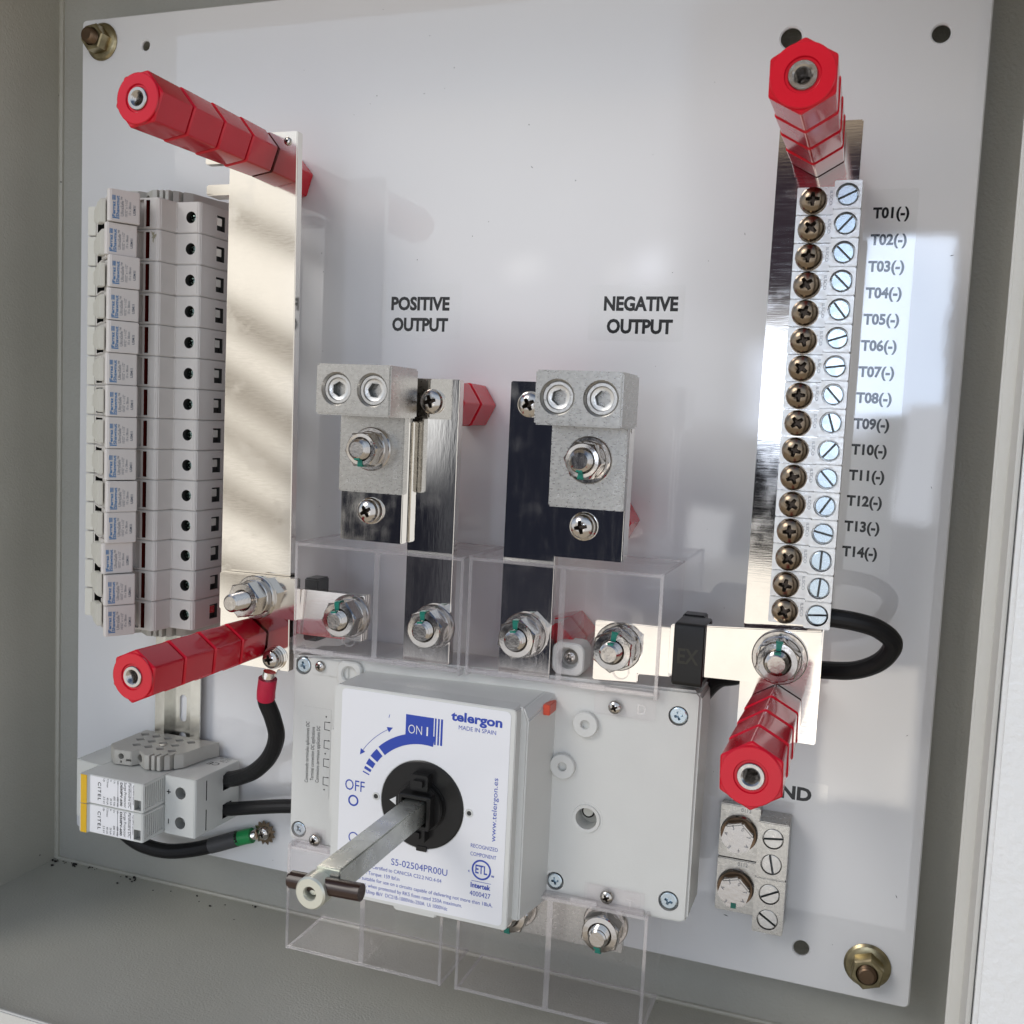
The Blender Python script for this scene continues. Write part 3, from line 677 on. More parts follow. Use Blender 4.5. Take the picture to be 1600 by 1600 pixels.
# ------------------------------------------------------------------ end stops on the rail
def end_stop(label, v0, v1, group='grey end stops on the rail'):
    t = thing('end_stop', label, 'end stop', (90, v0, 7.5), group)
    out = [(62, 2), (62, 38), (71.6, 46), (83, 44.5), (85.6, 40), (94.6, 46), (104.8, 44.4), (113.5, 33), (116.5, 13), (119.5, 3), (119.5, -1), (100, 4), (80, 4)]
    out = [(x, max(y, 5)) for x, y in out]
    m = MB().prism(out, v0, v1, 'v', b=.3)
    cut = MB()
    for i in range(5):
        for j in range(3):
            x = 68 + i * 9 + (j % 2) * 4; z = 13 + j * 9.5
            if x > 104 or (j == 2 and x < 70): continue
            for q in (v1,):
                cut.prism([(x - 3.6, z), (x, z + 3.2), (x + 3.6, z), (x, z - 3.2)], v1 - 3, v1 + 2, 'v', mi=0)
                cut.prism([(x - 3.6, z), (x, z + 3.2), (x + 3.6, z), (x, z - 3.2)], v0 - 2, v0 + 3, 'v', mi=0)
    for x in (98.3, 101.9, 105.6, 109.2): cut.box(x - .9, x + .7, v0 - 1, v1 + 1, 41.0 - (x - 98) * .55, 50)
    cut.cyl((76.2, (v0 + v1) / 2 + .8, 38), 1.9, 12, n=20); cut.box(75.6, 76.8, v0 + 1.2, v0 + 2.6, 38, 50)
    cut.box(79.5, 83, v0 + 2.6, v0 + 4.0, 36, 50); cut.cyl((87.6, (v0 + v1) / 2, 30), 2.6, 20, n=20)
    m = boolean(m, cut); m.build('clip_body', M['stop'], t)
    MB().cyl((92, v0 - .4, 26), 2.2, v1 - v0 + .8, axis='v', n=20).build('clamp_screw', M['steel'], t)
    return t
end_stop('ribbed grey end stop on top of the surge protector', 70.5, 79.6)
end_stop('ribbed grey end stop above the topmost fuse holder', 410.8, 420)
end_stop('ribbed grey end stop under the lowest fuse holder', 154.2, 163.2)

# ------------------------------------------------------------------ surge protector
V1, V2 = 69.9, 33.4
sp = thing('surge_protector', 'grey two-pole surge protector with yellow band on its cartridges', 'surge protector', (88, 51, 7.5))
prof = [(43.5, 4), (134.6, 4), (133.0, 46.2), (132.2, 47), (111, 47), (110, 46), (110, 20), (66, 20), (66, 50), (64.6, 51), (44.6, 48.2), (43.5, 47)]
base = MB().prism(prof, V2, V1, 'v', b=.4)
cut = MB()
for y in (60.3, 41.6): cut.cyl((122.2, y, 40), 3.75, 9, n=30, mi=1)
for y0, y1 in ((54.1, 66.8), (35.2, 48.4)): cut.box(130, 136, y0, y1, 36.1, 37.0, mi=2)
for y0, y1 in ((55.0, 65.0), (36.8, 46.0)): cut.prism([(y0, 11.8), (y1, 11.8), (y1, 20.6), (y0, 20.6)], 124, 140, 'u', mi=2)
base = boolean(base, cut); base.build('base', [M['spd'], M['greyport'], M['dark'], M['dark']], sp)
m = MB(); text(m, 'CE', (128, V1 + .08, 14.5), (-1, 0, 0), (0, 0, 1), height=4.6, width=8)
for k, s in enumerate(('DS50PV-600', 'Up 2.5kV', 'In 20kA')): text(m, s, (130, V1 + .08, 2.5 + k * 2.6 + 3), (-1, 0, 0), (0, 0, 1), height=1.3)
m.build('lettering', M['ink'], sp); m = MB(); m.box(112.2, 115.0, 59.6, 60.3, 46.9, 47.08); m.box(113.25, 113.95, 58.5, 61.4, 46.9, 47.06); m.build('plus_mark', M['ink'], sp); m = MB(); m.box(113.4, 114.0, 40.0, 43.0, 46.9, 47.08); m.build('minus_mark', M['ink'], sp); m = MB()
m.prism([(50, 52.5), (55, 50), (55, 55)], 49.2, 49.4)
m.build('arrow_mark', M['greyport'], sp)
for ya, yb in ((51.85, V1 - .2), (V2 + .2, 51.5)):
    prof = [(63.2, 20), (109.8, 20), (109.8, 64.8), (109, 65.6), (70.2, 65.6), (69.6, 67.2), (64.2, 67.2), (63.2, 66)]
    c = MB().prism(prof, ya, yb, 'v', b=.4)
    cut = MB(); n = 9
    for i in range(n):
        z = 47.6 + i * 1.9; cut.prism([(ya + 2.2, z), (yb - 1.6, z), (yb - 1.6, z + 1.0), (ya + 2.2, z + 1.0)], 106.6, 112, 'u', mi=0)
    cut.box(103.4, 108.3, ya + 1.4, ya + 7.6, 61.5, 68, mi=1)
    ct = boolean(c, cut).build('cartridge', [M['spd'], M['greyport'], M['dark'], M['dark']], sp)
    MB().box(65.0, 69.4, ya + .05, yb - .05, 67.0, 67.32).build('yellow_band', M['yellow'], ct)
    m = MB(); ex, ey = (0, -1, 0), (1, 0, 0); Z = 65.75; top = yb
    m.box(70.6, 103.1, ya + .5, yb - .5, 65.3, 65.66, mi=1)
    text(m, 'CITEL', (76.6, top - 3.6, Z), ex, ey, width=11.4, height=2.2, bold=.012, space=1.3)
    for i, (l, r) in enumerate((('Up', '2.5 kV'), ('Imax', '40 kA'), ('In', '20 kA'), ('Uc', '680 Vdc'), ('Un', '600 Vdc'))):
        u = 80.6 + i * 2.55; text(m, l, (u, top - (.8 if i != 1 else 2.6), Z), ex, ey, height=1.35); text(m, r, (u, top - 16.6, Z), ex, ey, height=1.35, align='R')
    text(m, 'T2', (83.15, top - .5, Z), ex, ey, width=1.7, height=1.3)
    text(m, 'DS50PV-600', (93.2, top - 1.2, Z), ex, ey, width=14.6, height=1.5, bold=.03)
    text(m, 'Surge Protector', (96.0, top - .7, Z), ex, ey, width=15.6, height=1.8); text(m, 'Parafoudre DC', (99.2, top - .7, Z), ex, ey, width=15.2, height=1.9)
    m.box(91.3, 91.5, ya + 1, yb - 1, 65.6, 65.75); m.box(101.0, 101.15, ya + 1, yb - 1, 65.6, 65.75)
    text(m, 'Plug-in SPD for replacement', (102.4, top - 1.6, Z), ex, ey, width=12, height=.8)
    m.build('lettering', [M['ink'], M['facewhite']], ct)

# cables
def cable(name, label, pts, r, parts, group='black cables'):
    t = thing(name, label, 'cable', pts[0], group)
    MB().tube(pts, r).build('jacket', M['rubber'], t)
    for nm, p, rr, mm in parts: MB().tube(p, rr, 18).build(nm, M[mm], t)
    return t
c1 = cable('cable', 'black cable curving from the plus port up to a red ring terminal', [(126, 60.5, 15), (134.5, 61.2, 16), (147, 66.5, 22), (163, 75.5, 30), (178, 89, 38), (186.5, 104, 44), (186.8, 117, 49), (185.0, 127, 53), (185.3, 131, 54.4)], 4.9,
           [('vinyl_grip', [(185.3, 130, 54.2), (186.2, 134, 55.6), (187.4, 139.2, 56.6), (188.0, 142.4, 57)], 5.3, 'redvinyl'), ('barrel', [(188, 142, 57), (189.2, 146.5, 57.2)], 3.6, 'bright')])
m = MB().lathe((191.6, 154.6, 55.75), [(3, 0), (6.9, 0), (6.9, 1.3), (3, 1.3)]); m.prism([(186.2, 145), (192.6, 144.5), (195, 150), (187, 151)], 55.8, 57); m.build('ring', M['bright'], c1)
c2 = cable('cable', 'black cable running straight from the minus port behind the switch', [(126, 41.4, 16), (134.5, 42, 16.5), (150, 45.8, 17.5), (172, 50.8, 18), (195, 54.5, 17), (215, 57, 15), (300, 75, 9), (400, 120, 9), (424, 150, 20), (436, 166.5, 28), (446, 171.5, 34), (460, 178, 40), (474, 181.5, 42), (488, 183, 46), (503, 186, 52), (514, 193, 58), (518.5, 203, 65), (512, 209.5, 69), (502, 212.3, 71.5), (490, 213.2, 72.4), (484, 213.2, 72.4)], 4.3, [])
c2['label'] = 'black cable from the minus port behind the switch, looping right into the lowest terminal'
c3 = cable('cable', 'black ground cable drooping below the surge protector to a green ring terminal', [(62, 30, 34), (64, 18, 27), (74, 9.5, 22), (90, 6.6, 18), (106, 8.6, 13), (122, 13.6, 9), (134, 18.4, 7), (138, 20, 6.5)], 4.8,
           [('shrink_tube', [(118, 12.2, 9.8), (128, 16, 7.9), (136, 19.2, 6.6)], 5.1, 'sleeve'), ('vinyl_grip', [(134.8, 18.6, 6.8), (140, 20.6, 6), (146, 22.6, 5.2)], 4.9, 'greenvinyl'), ('barrel', [(145.6, 22.4, 5), (148.4, 23.2, 4)], 3.2, 'bright')])
m = MB().lathe((153.6, 24.8, 1.0), [(2.5, 0), (5.4, 0), (5.4, 1.2), (2.5, 1.2)]); m.prism([(145.4, 20.6), (151, 21.6), (151, 27.4), (145.4, 25)], 1.6, 2.8); m.build('ring', M['bright'], c3)
gs = thing('ground_screw', 'round screw with toothed star washer holding the green ring terminal', 'screw', (153.6, 24.8, 0))
st = [(153.6 + (8.0 if i % 2 else 5.9) * math.cos(2 * math.pi * (i + .5 * 0) / 26), 24.8 + (8.0 if i % 2 else 5.9) * math.sin(2 * math.pi * i / 26)) for i in range(26)]
MB().prism(st, 2.3, 3.2).build('star_washer', M['darksteel'], gs)
place(PAN, (153.6, 24.8, 3.2), 4.3, 20).build('screw_head', M['steel'], gs)

# ------------------------------------------------------------------ the switch
sw = thing('disconnect_switch', 'pale grey disconnect switch with white blue-printed face and metal shaft', 'switch', (316, 105, 0))
BF = 56
outl = [(204, 47.5), (249, 47.5), (357, 47.5), (361, 50.5), (429, 50.5), (433, 54), (433.4, 163), (430, 167), (361, 166), (204, 158.5)]
outl = [(204, 50.5), (358, 47), (431, 48.5), (433.2, 50.5), (433.6, 165), (431.4, 167.2), (252, 162.5), (204, 157.5)]
body = MB().prism(outl, 26, BF, 'w', b=1.4, seg=3)
cut = MB()
for x, y, r in ((210.2, 152.6, 5.2), (422.6, 153.6, 5.0), (210.2, 57.2, 4.8), (423.3, 58.6, 5.2), (363.6, 57.2, 4.8)): cut.cyl((x, y, BF - 3.2), r, 6, n=30)
cut.cyl((378.7, 93.6, BF - 10), 5.6, 12, n=36)
body = boolean(body, cut)
body.build('body', M['switch'], sw)
MB().box(214, 424, 58, 158, .3, 26.2, 1).build('foot', M['switch'], sw)
for x, y in ((376.0, 143.1), (365.1, 119.5)): MB().lathe((x, y, BF - .5), [(0, .9), (2.3, .8), (2.3, 3.2), (2.6, 3.5), (6.2, 3.5), (6.6, 3.0), (6.7, 0)], n=40).build('boss', M['switch'], sw)
MB().lathe((378.7, 93.6, BF - .2), [(5.5, 0), (5.6, .9), (7.2, 1.1), (7.5, .3), (8.6, .3), (8.8, 0)], n=44).build('boss', M['switch'], sw)
m = MB(); m.lathe((378.7, 93.6, BF - 9.8), [(0, 0), (5.5, 0)], n=30); m.lathe((378.0, 95.2, BF - 9.6), [(0, 4), (2.6, 4), (2.6, 0)], n=30); m.build('test_button', M['tongue'], sw)
MB().lathe((378.0, 95.2, BF - 9), [(2.7, 3), (3.5, 3), (3.5, 0)], n=30).build('button_gasket', M['ink'], sw)
m = MB()
for (x, y, R) in ((240.8, 151.6, 7.4), (363.8, 174.5, 8.6)):
    ring = holed(rrect(x - R, x + R, y - R * .98, y + R, R * .55), [circ(x, y + .2, 4.2 if R < 8 else 5.4, 30)], 40, BF + (3 if R < 8 else -2), .7)
    ring.build('fixing_ear', M['switch'], sw)
# raised tabs
m = MB(); m.box(216, 239.4, 148.5, 158, BF - .5, BF + .8, .4); m.build('raised_tab', M['switch'], sw)
def small_screw(x, y, w, r, rot, proto=PAN, mm='zinc'): return place(proto, (x, y, w), r, rot).build('screw', M[mm], sw)
MB().cyl((363.8, 174.5, 42), 6, 5).build('ear_plug', M['switch'], sw); small_screw(363.8, 174.5, 47, 4.0, 25, PAN, 'steel')
small_screw(210.2, 152.6, BF - 2.6, 4.4, 20, CHEESE); small_screw(422.6, 153.6, BF - 2.4, 4.4, 15, CHEESE); small_screw(210.2, 57.2, BF - 2.4, 4.0, 40, CHEESE)
small_screw(423.3, 58.6, BF - 2.4, 4.4, 70, CHEESE); small_screw(363.6, 57.2, BF - 2.0, 4.0, 10, CHEESE)
small_screw(221.9, 153.7, BF + .8, 3.1, 10, PAN, 'steel')
# label on the left of the body
m = MB().box(211.8, 229, 78.2, 129.6, BF + .02, BF + .14); m.build('side_label', M['switch'], sw)
m = MB()
for u, s_, y0, wd in ((215.4, 'Conexionado terminales aplicaciones DC', 85.6, 35.2), (218.9, 'Terminal connection DC applications', 87.2, 31), (222.3, 'Connexions terminaux applications DC', 86.6, 32.6)):
    text(m, s_, (u, y0, BF + .25), (0, 1, 0), (-1, 0, 0), width=wd, height=2.1)
for k in range(4):
    y = 84 + k * 10.6
    for (a0, a1, b0, b1) in ((225, 227.6, y + 1.8, y + 2.1), (225, 225.3, y + 1.8, y + 6.4), (225, 227.6, y + 6.2, y + 6.5), (227.4, 228.6, y + 1.6, y + 1.9), (227.4, 228.6, y + 6.2, y + 6.7)): m.box(a0, a1, b0, b1, BF + .2, BF + .25)
for y in (83.2, 104, 125.2): m.lathe((226, y, BF + .2), [(0, .05), (.45, .05)], n=12)
m.build('lettering', M['ink'], sw)
# front box
FW = 90
bx = MB().prism(rrect(249.6, 349.8, 42.8, 155, 2.2, 4), 58, FW, 'w', b=.9)
bm = bmesh.new()
lo = [bm.verts.new((x, y, 50)) for x, y in ((250, 43.4), (360.6, 46), (360.6, 157), (354, 157.4), (250, 154.4))]
hi = [bm.verts.new((x, y, 83)) for x, y in ((250, 43.4), (353.6, 45.4), (353.6, 148), (351, 154.5), (250, 154.5))]
bm.faces.new(lo[::-1]); bm.faces.new(hi)
for i in range(5): bm.faces.new((lo[i], lo[(i + 1) % 5], hi[(i + 1) % 5], hi[i]))
bmesh.ops.recalc_face_normals(bm, faces=bm.faces[:]); bmesh.ops.bevel(bm, geom=bm.edges[:], offset=.7, segments=2, affect='EDGES')
bx2 = MB().take(bm, lambda x, y, z: (x, y, z))
m = merge(bx, bx2); m.prism([(286, 43), (311.5, 43), (310.2, 40.2), (287.4, 40.2)], 70, 88.5, 'w', b=.6)
m.prism(rrect(247.2, 250, 82, 130.2, .8, 2), 57, 88, 'w', b=.3)
fb = m.build('front_cover', M['switch'], sw)
MB().prism([(148.2, 58), (153.6, 58), (153.6, 69), (148.2, 69)], 356.5, 360.2, 'u', b=.3).build('red_indicator', M['orange'], sw)
lab = holed(rrect(254.2, 347.1, 44.8, 153.6, 2.4), [circ(301.5, 99.3, 23.2, 56), circ(275.6, 99.4, 2.1), circ(327.4, 99.5, 2.1)], FW + .02, FW + .22, 0)
fl_ = lab.build('face_label', M['facewhite'], sw)
for x in (275.6, 327.4):
    ph = MB().lathe((x, 99.4, FW + .05), [(1.25, -.0), (1.3, .5), (2.0, .5), (2.1, .1)], n=24).build('pilot_hole', M['switch'], fl_)
    MB().cyl((x, 99.4, FW + .02), 1.2, .15, n=20).build('hole_shade', M['dark'], ph)  # dark disc painted in as the shade inside the hole
m = MB(); Z = FW + .3
def tx(s, x0, x1, y, h, bold=0., **k): text(m, s, (x0, y, Z), width=x1 - x0, height=h, bold=bold, **k)
tx('telergon', 315.6, 342.8, 145.4, 4.4, .035); m.poly3([(331.9, 150.2, Z + .01), (333.6, 150.2, Z + .01), (333.6, 148.6, Z + .01), (331.9, 148.6, Z + .01)], 1)
tx('MADE IN SPAIN', 319.9, 339.7, 141.2, 2.1); tx('OFF', 257.6, 268.9, 97.8 + 2.4, 5.6)
m.lathe((262.6, 94.9, Z), [(2.1, 0), (3.0, 0)], n=36); m.lathe((263.4, 75.2, Z), [(2.3, 0), (2.9, 0)], n=36)
# ON flag, arc and bars
m.poly3([(290.9, 144.9, Z), (290.9, 131.4, Z), (306.3, 131.4, Z), (306.3, 144.9, Z)])
for x in (306.9, 308.6, 310.2): m.poly3([(x, 144.9, Z), (x, 131.3, Z), (x + (.9 if x < 310 else 1.1), 131.3, Z), (x + (.9 if x < 310 else 1.1), 144.9, Z)])
CX, CY, RI, RO = 301.5, 99.3, 32.0, 36.6
def arc(d0, d1, ri, ro, n=10):
    for i in range(n):
        a0, a1 = math.radians(d0 + (d1 - d0) * i / n), math.radians(d0 + (d1 - d0) * (i + 1) / n)
        m.poly3([(CX + ri * math.cos(a0), CY + ri * math.sin(a0), Z + .03), (CX + ro * math.cos(a0), CY + ro * math.sin(a0), Z + .03), (CX + ro * math.cos(a1), CY + ro * math.sin(a1), Z + .03), (CX + ri * math.cos(a1), CY + ri * math.sin(a1), Z + .03)])
arc(81, 134, 31.2, 36.6, 18); arc(136.5, 145, 31.6, 36.4, 4); arc(147.5, 153, 31.8, 36.2, 3); arc(155, 157.6, 32, 36, 2); arc(159.8, 160.9, 32, 36, 1)
arc(119, 146, 41.3, 41.55, 12)
for a, s_ in ((117.5, -1), (148, 1)):
    th = math.radians(a); c = Vector((CX + 41.4 * math.cos(th), CY + 41.4 * math.sin(th))); tg = Vector((-math.sin(th), math.cos(th))) * s_; rd = Vector((math.cos(th), math.sin(th)))
    q = [c + tg * 1.6, c - tg * 1.6 + rd * 1.5, c - tg * 1.6 - rd * 1.5]; m.poly3([(x.x, x.y, Z) for x in q])
m.poly3([(281.2, 141.6, Z), (281.7, 143.4, Z), (282.0, 143.4, Z), (281.5, 141.6, Z)])
text(m, 'www.telergon.es', (341.9, 87.2, Z), (0, 1, 0), (-1, 0, 0), width=32.4, height=2.6)
tx('RECOGNIZED', 329, 343.4, 82.4, 1.9); tx('COMPONENT', 329, 342.8, 78.2, 1.9)
m.lathe((335.2, 71.6, Z), [(4.3, 0), (5.2, 0)], n=40)
text(m, 'ETL', (335.2, 69.6, Z), width=6.4, height=4.2, align='C', bold=.02)
text(m, 'c', (328.2, 69.4, Z), height=1.5, bold=.02); text(m, 'us', (340.6, 69.0, Z), height=1.3, bold=.03)
m.poly3([(330.2, 65.2, Z), (330.2, 65.45, Z), (340.6, 65.45, Z), (340.6, 65.2, Z)])
tx('Intertek', 329.8, 340.4, 61.9, 2.5, .03); tx('4000427', 329.5, 340.6, 57.6, 2.5)
tx('S5-02504PR00U', 285.6, 317.0, 64.8, 3.4)
tx('UL 98-Certified to CAN/CSA C22.2 NO.4-04', 268.0, 313.9, 60.6, 1.9); tx('250A Torque: 159 lbf.in', 266.5, 290.6, 57.0, 1.9)
tx('Switch is suitable for use on a circuits capable of delivering not more than 18kA,', 259.4, 341.9, 53.6, 1.9)
tx('symmetrical, when protected by RK5 fuses rated 250A maximum.', 259.4, 325.6, 50.1, 1.9); tx('IEC 60947-3  Uimp 8kV  DC21B-1000Vdc-250A  Ui 1000Vdc', 258.4, 317.8, 46.8, 1.9)
m.build('lettering', [M['blue'], M['facewhite']], fl_)
m = MB(); Z = FW + .42; text(m, 'ON', (292.5, 135.3, Z), width=7.6, height=4.6, bold=-.01); m.poly3([(302.6, 135.3, Z), (303.4, 135.3, Z), (303.4, 139.9, Z), (302.6, 139.9, Z)])
m.build('reversed_lettering', M['white'], fl_)
# rotary hub
m = MB().lathe((301.5, 99.3, FW + .0), [(0, .6), (9, .6), (9.2, 1.2), (13.2, 1.2), (13.4, .7), (22.2, .7), (22.8, .3), (22.8, -.5)], n=72)
hub = m.build('rotary_hub', M['black'], sw)
m = MB().prism(circ(301.5, 99.0, 12.6, 48), FW + .4, FW + 4.2, b=.5); m.prism(rrect(297.2, 306.8, 108.4, 116.6, 1), FW, FW + 6, b=.5); m.prism(rrect(299.2, 304.6, 110.6, 114.2, .5), FW + 5, FW + 8, b=.4)
m.prism(rrect(297.6, 306.2, 81.8, 91.8, 1), FW, FW + 6, b=.5); m.prism(rrect(299.6, 303.8, 83.8, 87.6, .5), FW + 5, FW + 7.5, b=.4)
m.prism(rrect(299.6, 305.4, 75.4, 78, .3), FW, FW + 1.2, b=.2)
m = merge(m, holed(rrect(292.6, 310.2, 90.2, 107.4, 1), [rrect(294.8, 308.0, 92.4, 105.2, .4)], FW + 3, FW + 10, .4))
m.build('shaft_socket', M['black'], hub)
MB().poly3([(283.6, 99.2, FW + .76), (287.2, 97.0, FW + .76), (287.2, 101.4, FW + .76)]).build('position_arrow', M['white'], hub)
# square shaft
sh = MB().prism([(295.7, 93.2), (307.2, 93.2), (307.2, 104.6), (295.7, 104.6)], FW + 2, 184.5, 'w', b=.6)
shf = sh.build('operating_shaft', M['shaft'], sw)
m = MB().tube([(285.4, 97.4, 186.6), (300, 97.8, 186.6), (318.6, 98.4, 186.6)], 3.7, 18, sub=2)
m.tube([(284.4, 97.38, 186.6), (285.6, 97.4, 186.6)], 3.1, 18, sub=2); m.build('cross_pin', M['brown'], shf)
MB().lathe((297.6, 96.0, 183.5), [(7.0, 0), (7.0, 8.2), (6.3, 9.0), (3.1, 9.0), (2.7, 8.2), (2.7, 4), (1.6, 6.2), (0, 6.8)], n=40).build('clamp_ring', M['pewter'], shf)

# lower terminals
lt = thing('jumper_strap', 'dull silver jumper strap joining the two lower right switch terminals', 'strap', (372, 32, 48))
m = MB(); m.box(320, 399, 22, 45.5, 42.2, 45, .4); m.box(320, 399.4, 21.6, 45.4, 45.2, 48, .4); m.build('strap', M['tin'], lt)
stud_nut('stud_bolt', 'green-marked nut on the right end of the lower jumper strap', 390.4, 36.6, 48.1, R=10.7, stud=5.2, nut_h=10, proud=5, rot=22, group=GB, mark=268)
stud_nut('stud_bolt', 'green-marked nut half hidden behind the lower corner of the switch', 341.0, 36.4, 48.1, R=10.7, stud=5.2, nut_h=10, proud=5, rot=10, group=GB, mark=268)

# ------------------------------------------------------------------ clear terminal covers
def cover(label, u0, u1, v0, v1, closed, back, tab):
    t = thing('terminal_cover', label, 'terminal cover', ((u0 + u1) / 2, v0, back), 'clear covers over the switch terminals')
    F = 60.8; T = 1.6; um = (u0 + u1) / 2
    m = MB(); m.box(u0, u1, v0, v1, F - T, F, .3); m.build('front_pane', M['acr'], t)
    for x in (u0, u1 - T): MB().box(x, x + T, v0, v1, back, F - T - .2).build('side_pane', M['acr'], t)
    MB().box(um - T / 2, um + T / 2, v0 + 1, v1 - 1, 20, F - T - .2).build('divider', M['acr'], t)
    if closed == 'top': MB().box(u0 + T + .1, u1 - T - .1, v1 - T, v1, back, F - T - .2).build('top_pane', M['acr'], t)
    else: MB().box(u0 + T + .1, u1 - T - .1, v0, v0 + T, back, F - T - .2).build('bottom_pane', M['acr'], t)
    m = MB(); e = 1.7  # pale rods added along the edges for their light-piped brightness
    for x in (u0, u1 - e): m.box(x, x + e, v0, v1, F - .1, F + .6, .2)
    for y in (v0, v1 - e): m.box(u0 + e, u1 - e, y, y + e, F - .1, F + .6, .2)
    m.box(um - 1.5, um + 1.5, v0 + e, v1 - e, F - .05, F + .35, .1)
    y = v1 if closed == 'top' else v0 - .5
    for x in (u0, u1 - e): m.box(x, x + e, y - .3, y + .5, back, F, .2)
    m.box(u0, u1, y - .3, y + .5, back - .6, back, .2)
    yy = v0 if closed == 'top' else v1
    for x in (u0, u1 - e): m.box(x, x + e, min(yy, yy - 2), yy + 1, 50, F, .2)
    m.box(u0 + 3, u1 - 3, yy - 1, yy + 1.2, F - 5, F - 1.2, .2)
    for k in (0, 1): m.box(u0 + 12 + k * 50, u0 + 26 + k * 50, yy - .6, yy + 2.4, F - .2, F + .7, .2)
    m.build('lit_edge', M['acredge'], t)
    m = MB(); y = v0 + (10.5 if closed == 'top' else 14)
    for x in ((u0 + u0 + 70) / 2, u1 - 19):
        m.lathe((x, y, F), [(3.7, 0), (3.7, .5), (4.3, .5), (4.3, 0)], n=32)
    if closed == 'top': m.build('knockout_ring', M['acredge'], t)
    if tab:
        a0, a1, b0, b1, sx, sy, letter = tab
        mm = MB().box(a0, a1, b0, b1, BF + .3, BF + 1.9, .3)
        mm.box(a0 + 2, a1 - 2, b0 - .2 if closed == 'top' else b1 - .2, b0 + .2, BF + 1, BF + 2.4)
        mm.build('screw_tab', M['acr'], t)
        place(PAN, (sx, sy, BF + 1.9), 3.5, 25).build('screw', [M['steel'], M['recess'], M['recess']], t)
        q = MB(); text(q, letter, (a1 - 9, b0 + 2.4, BF + 1.95), height=5); q.build('moulded_letter', M['acredge'], t)
    return t
cover('clear plastic cover over the two upper left switch terminals', 206.3, 307.2, 161.8, 222.6, 'top', -1 + 5, None)
cover('clear plastic cover over the two upper right switch terminals', 310.2, 412.4, 163, 223.6, 'top', 4, (380, 411.4, 149.8, 160.4, 391, 154.2, 'D'))
cover('clear plastic cover below the left half of the switch', 206.6, 303.6, -11.6, 49.2, 'bottom', 20, (207, 228, 49.6, 60, 222.3, 53.9, 'I'))
cover('clear plastic cover below the right half of the switch', 311.8, 414.6, -11.4, 50.4, 'bottom', 22, (380, 411.4, 48.8, 60.3, 392.2, 55.4, 'T'))

# ------------------------------------------------------------------ ground lugs
def ground_lug(label, dv, angs, mark):
    t = thing('ground_lug', label, 'ground lug', (458, 80 + dv, 0), 'ground lugs on the plate')
    MB().box(440.2, 461.2, 66.4 + dv, 95.6 + dv, .3, 7, .5).build('tang', M['tin'], t)
    b = boolean(MB().box(461.4, 477, 63.6 + dv, 93.4 + dv, .3, 18.5, .5), merge(MB().cyl((469.2, 85 + dv, 15.5), 5.5, 6), MB().cyl((469.1, 71.2 + dv, 15.5), 5.5, 6)))
    b.build('clamp_block', M['tin'], t)
    for y, a in ((85, angs[0]), (71.2, angs[1])): place(SLOT, (469.2, y + dv, 18.2), 5.1, a).build('slotted_screw', [M['lug'], M['slotshade'], M['slotshade']], t)
    m = MB().lathe((450.6, 80.6 + dv, 7.1), [(3, 0), (9.6, 0), (9.8, .8), (9.2, 1.5), (3, 1.5)], n=40)
    MB().lathe((450.6, 80.6 + dv, 8.7), [(3, 0), (9.3, 0), (9.3, 1.4), (3, 1.4)], n=40).build('lock_washer', M['stud'], t)
    m.hexp((450.6, 80.6 + dv, 10.2), 8.9, 5.6, 15, .8)
    bh = m.build('hex_bolt', M['steel'], t)
    m = MB()
    for i, ch in enumerate('A307AFE'):
        a = math.radians(160 - i * 48); text(m, ch, (450.6 + 5.2 * math.cos(a), 80.6 + dv + 5.2 * math.sin(a), 15.86), (math.sin(a), -math.cos(a), 0), (math.cos(a), math.sin(a), 0), height=1.9, align='C')
    m.build('stamping', M['greyink'], bh)
    m = MB(); text(m, '0112', (451, 92.4 + dv, 7.06), height=2.0); m.build('stamping', M['greyink'], t)
    if mark:
        m = MB().box(449.6, 452.4, 72.6 + dv, 75.4 + dv, 15.6, 16.1); m.build('paint_mark', M['mark'], t)
ground_lug('upper silver ground lug below the lower right red standoff', 0, (8, -78), False)
ground_lug('lower silver ground lug with a green paint mark on its bolt', -29.9, (28, -32), True)

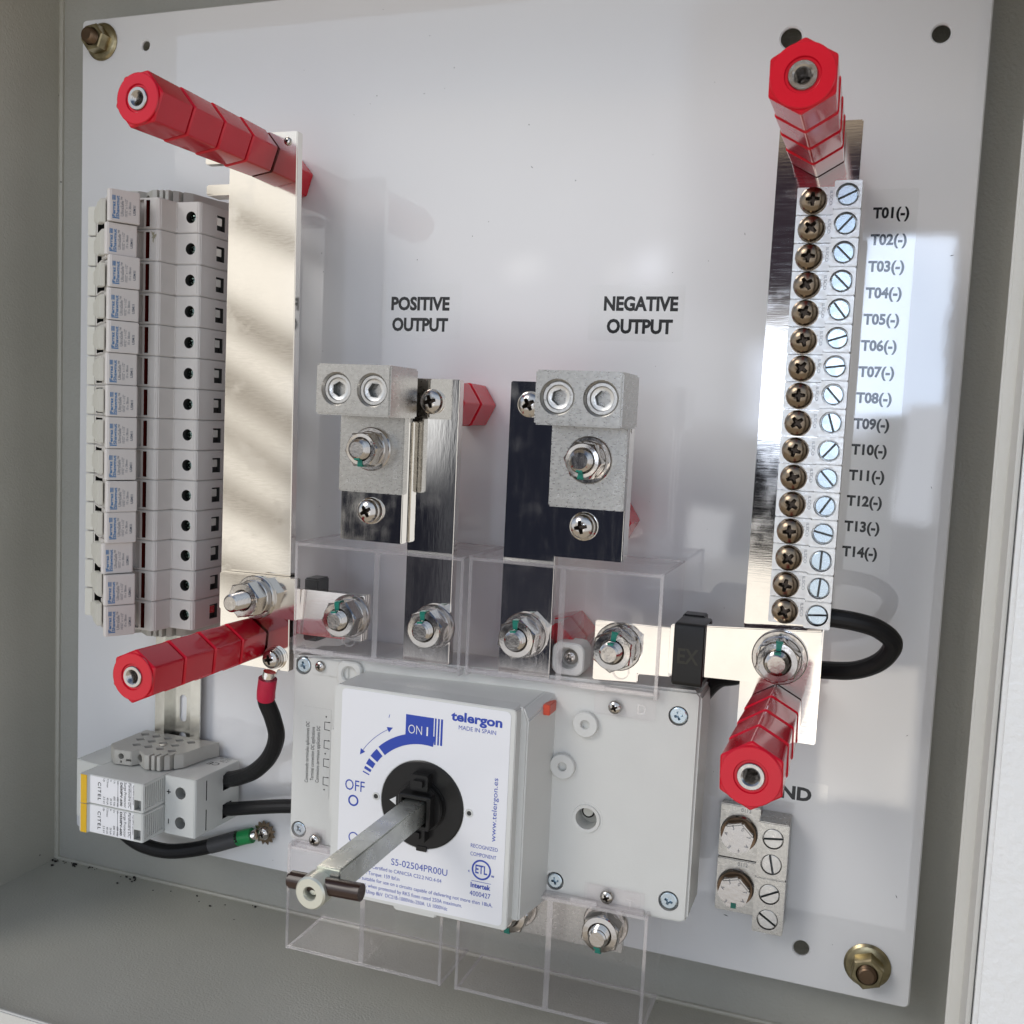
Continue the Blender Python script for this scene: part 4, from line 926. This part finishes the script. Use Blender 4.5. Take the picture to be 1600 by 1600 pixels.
# ------------------------------------------------------------------ stuck-on labels
def sticker(label, u0, u1, v0, v1, rows, hgt, bold=.042):
    t = thing('clear_label', label, 'label', ((u0 + u1) / 2, (v0 + v1) / 2, 0))
    MB().prism(rrect(u0, u1, v0, v1, 1.0, 3), .16, .26).build('clear_film', M['tape'], t)
    for s_, a0, a1, y in rows:
        m = MB(); text(m, s_, (a0, y, .06), width=a1 - a0, height=hgt, bold=bold); m.build('lettering', M['ink'], t)
sticker('clear label printed POSITIVE OUTPUT above the left lug', 222, 274, 340, 372, (('POSITIVE', 229.4, 266.7, 356.9), ('OUTPUT', 230.4, 266.2, 344.8)), 7.0)
sticker('clear label printed NEGATIVE OUTPUT above the right lug', 350.5, 403, 341, 371, (('NEGATIVE', 358.6, 399.5, 357.6), ('OUTPUT', 360.8, 397.2, 345.4)), 7.0)
sticker('clear label printed GROUND half hidden behind the lower right red standoff', 432, 494, 96, 112, (('GROUND', 439.6, 485.9, 101.6),), 6.6)
rows = []
for k in range(14):
    y = 406.2 - k * 13.11; u = 503.2 - k * .2
    rows.append(('T%02d(-)' % (k + 1), u - 8.6, u + 8.5, y - 2.2))
sticker('tall clear label strip printed T01(-) to T14(-) beside the terminal column', 488.5, 515.5, 226, 418, rows, 4.9, .040)

# ------------------------------------------------------------------ dirt lying about
m = MB()
for i in range(34):
    x = -42 + 190 * random.random() ** 1.5; z = -27 + random.random() ** 2.2 * 14; r = .5 + 1.1 * random.random() ** 2
    cl = 2 if x < -20 else 1
    for q in range(cl):
        a = random.random() * 6.28; xx = x + random.uniform(-2, 2); zz = z + random.uniform(-1, 1)
        m.prism([(xx + r * random.uniform(.5, 1.3) * math.cos(a + j * 1.26), zz + r * random.uniform(.3, .8) * math.sin(a + j * 1.26)) for j in range(5)], -42.98, -42.98 + r * .7, 'v')
o = m.build('debris_specks', M['debris'], smooth=False); o['kind'] = 'stuff'; o['label'] = 'dark grit and paint flakes lying along the back seam of the enclosure floor'; o['category'] = 'debris'
m = MB()
for i in range(70):
    x, y = random.uniform(150, 535), random.uniform(5, 530); r = random.uniform(.15, .4); a = random.random() * 6.28; l = r * random.choice((1, 1, 1.4, 4))
    d = Vector((math.cos(a), math.sin(a))); p = Vector((-d.y, d.x)) * .7
    m.prism([tuple(Vector((x, y)) + d * l), tuple(Vector((x, y)) + p * r), tuple(Vector((x, y)) - d * l), tuple(Vector((x, y)) - p * r)], .02, .12)
o = m.build('plate_specks', M['debris'], smooth=False); o['kind'] = 'stuff'; o['label'] = 'tiny dark specks and filings scattered on the white plate'; o['category'] = 'debris'

for i in range(4):
    x = bpy.data.materials.get('_x%d' % i)
    if x and x.users == 0: bpy.data.materials.remove(x)
for o in bpy.data.objects:
    if '_o' in o: del o['_o']
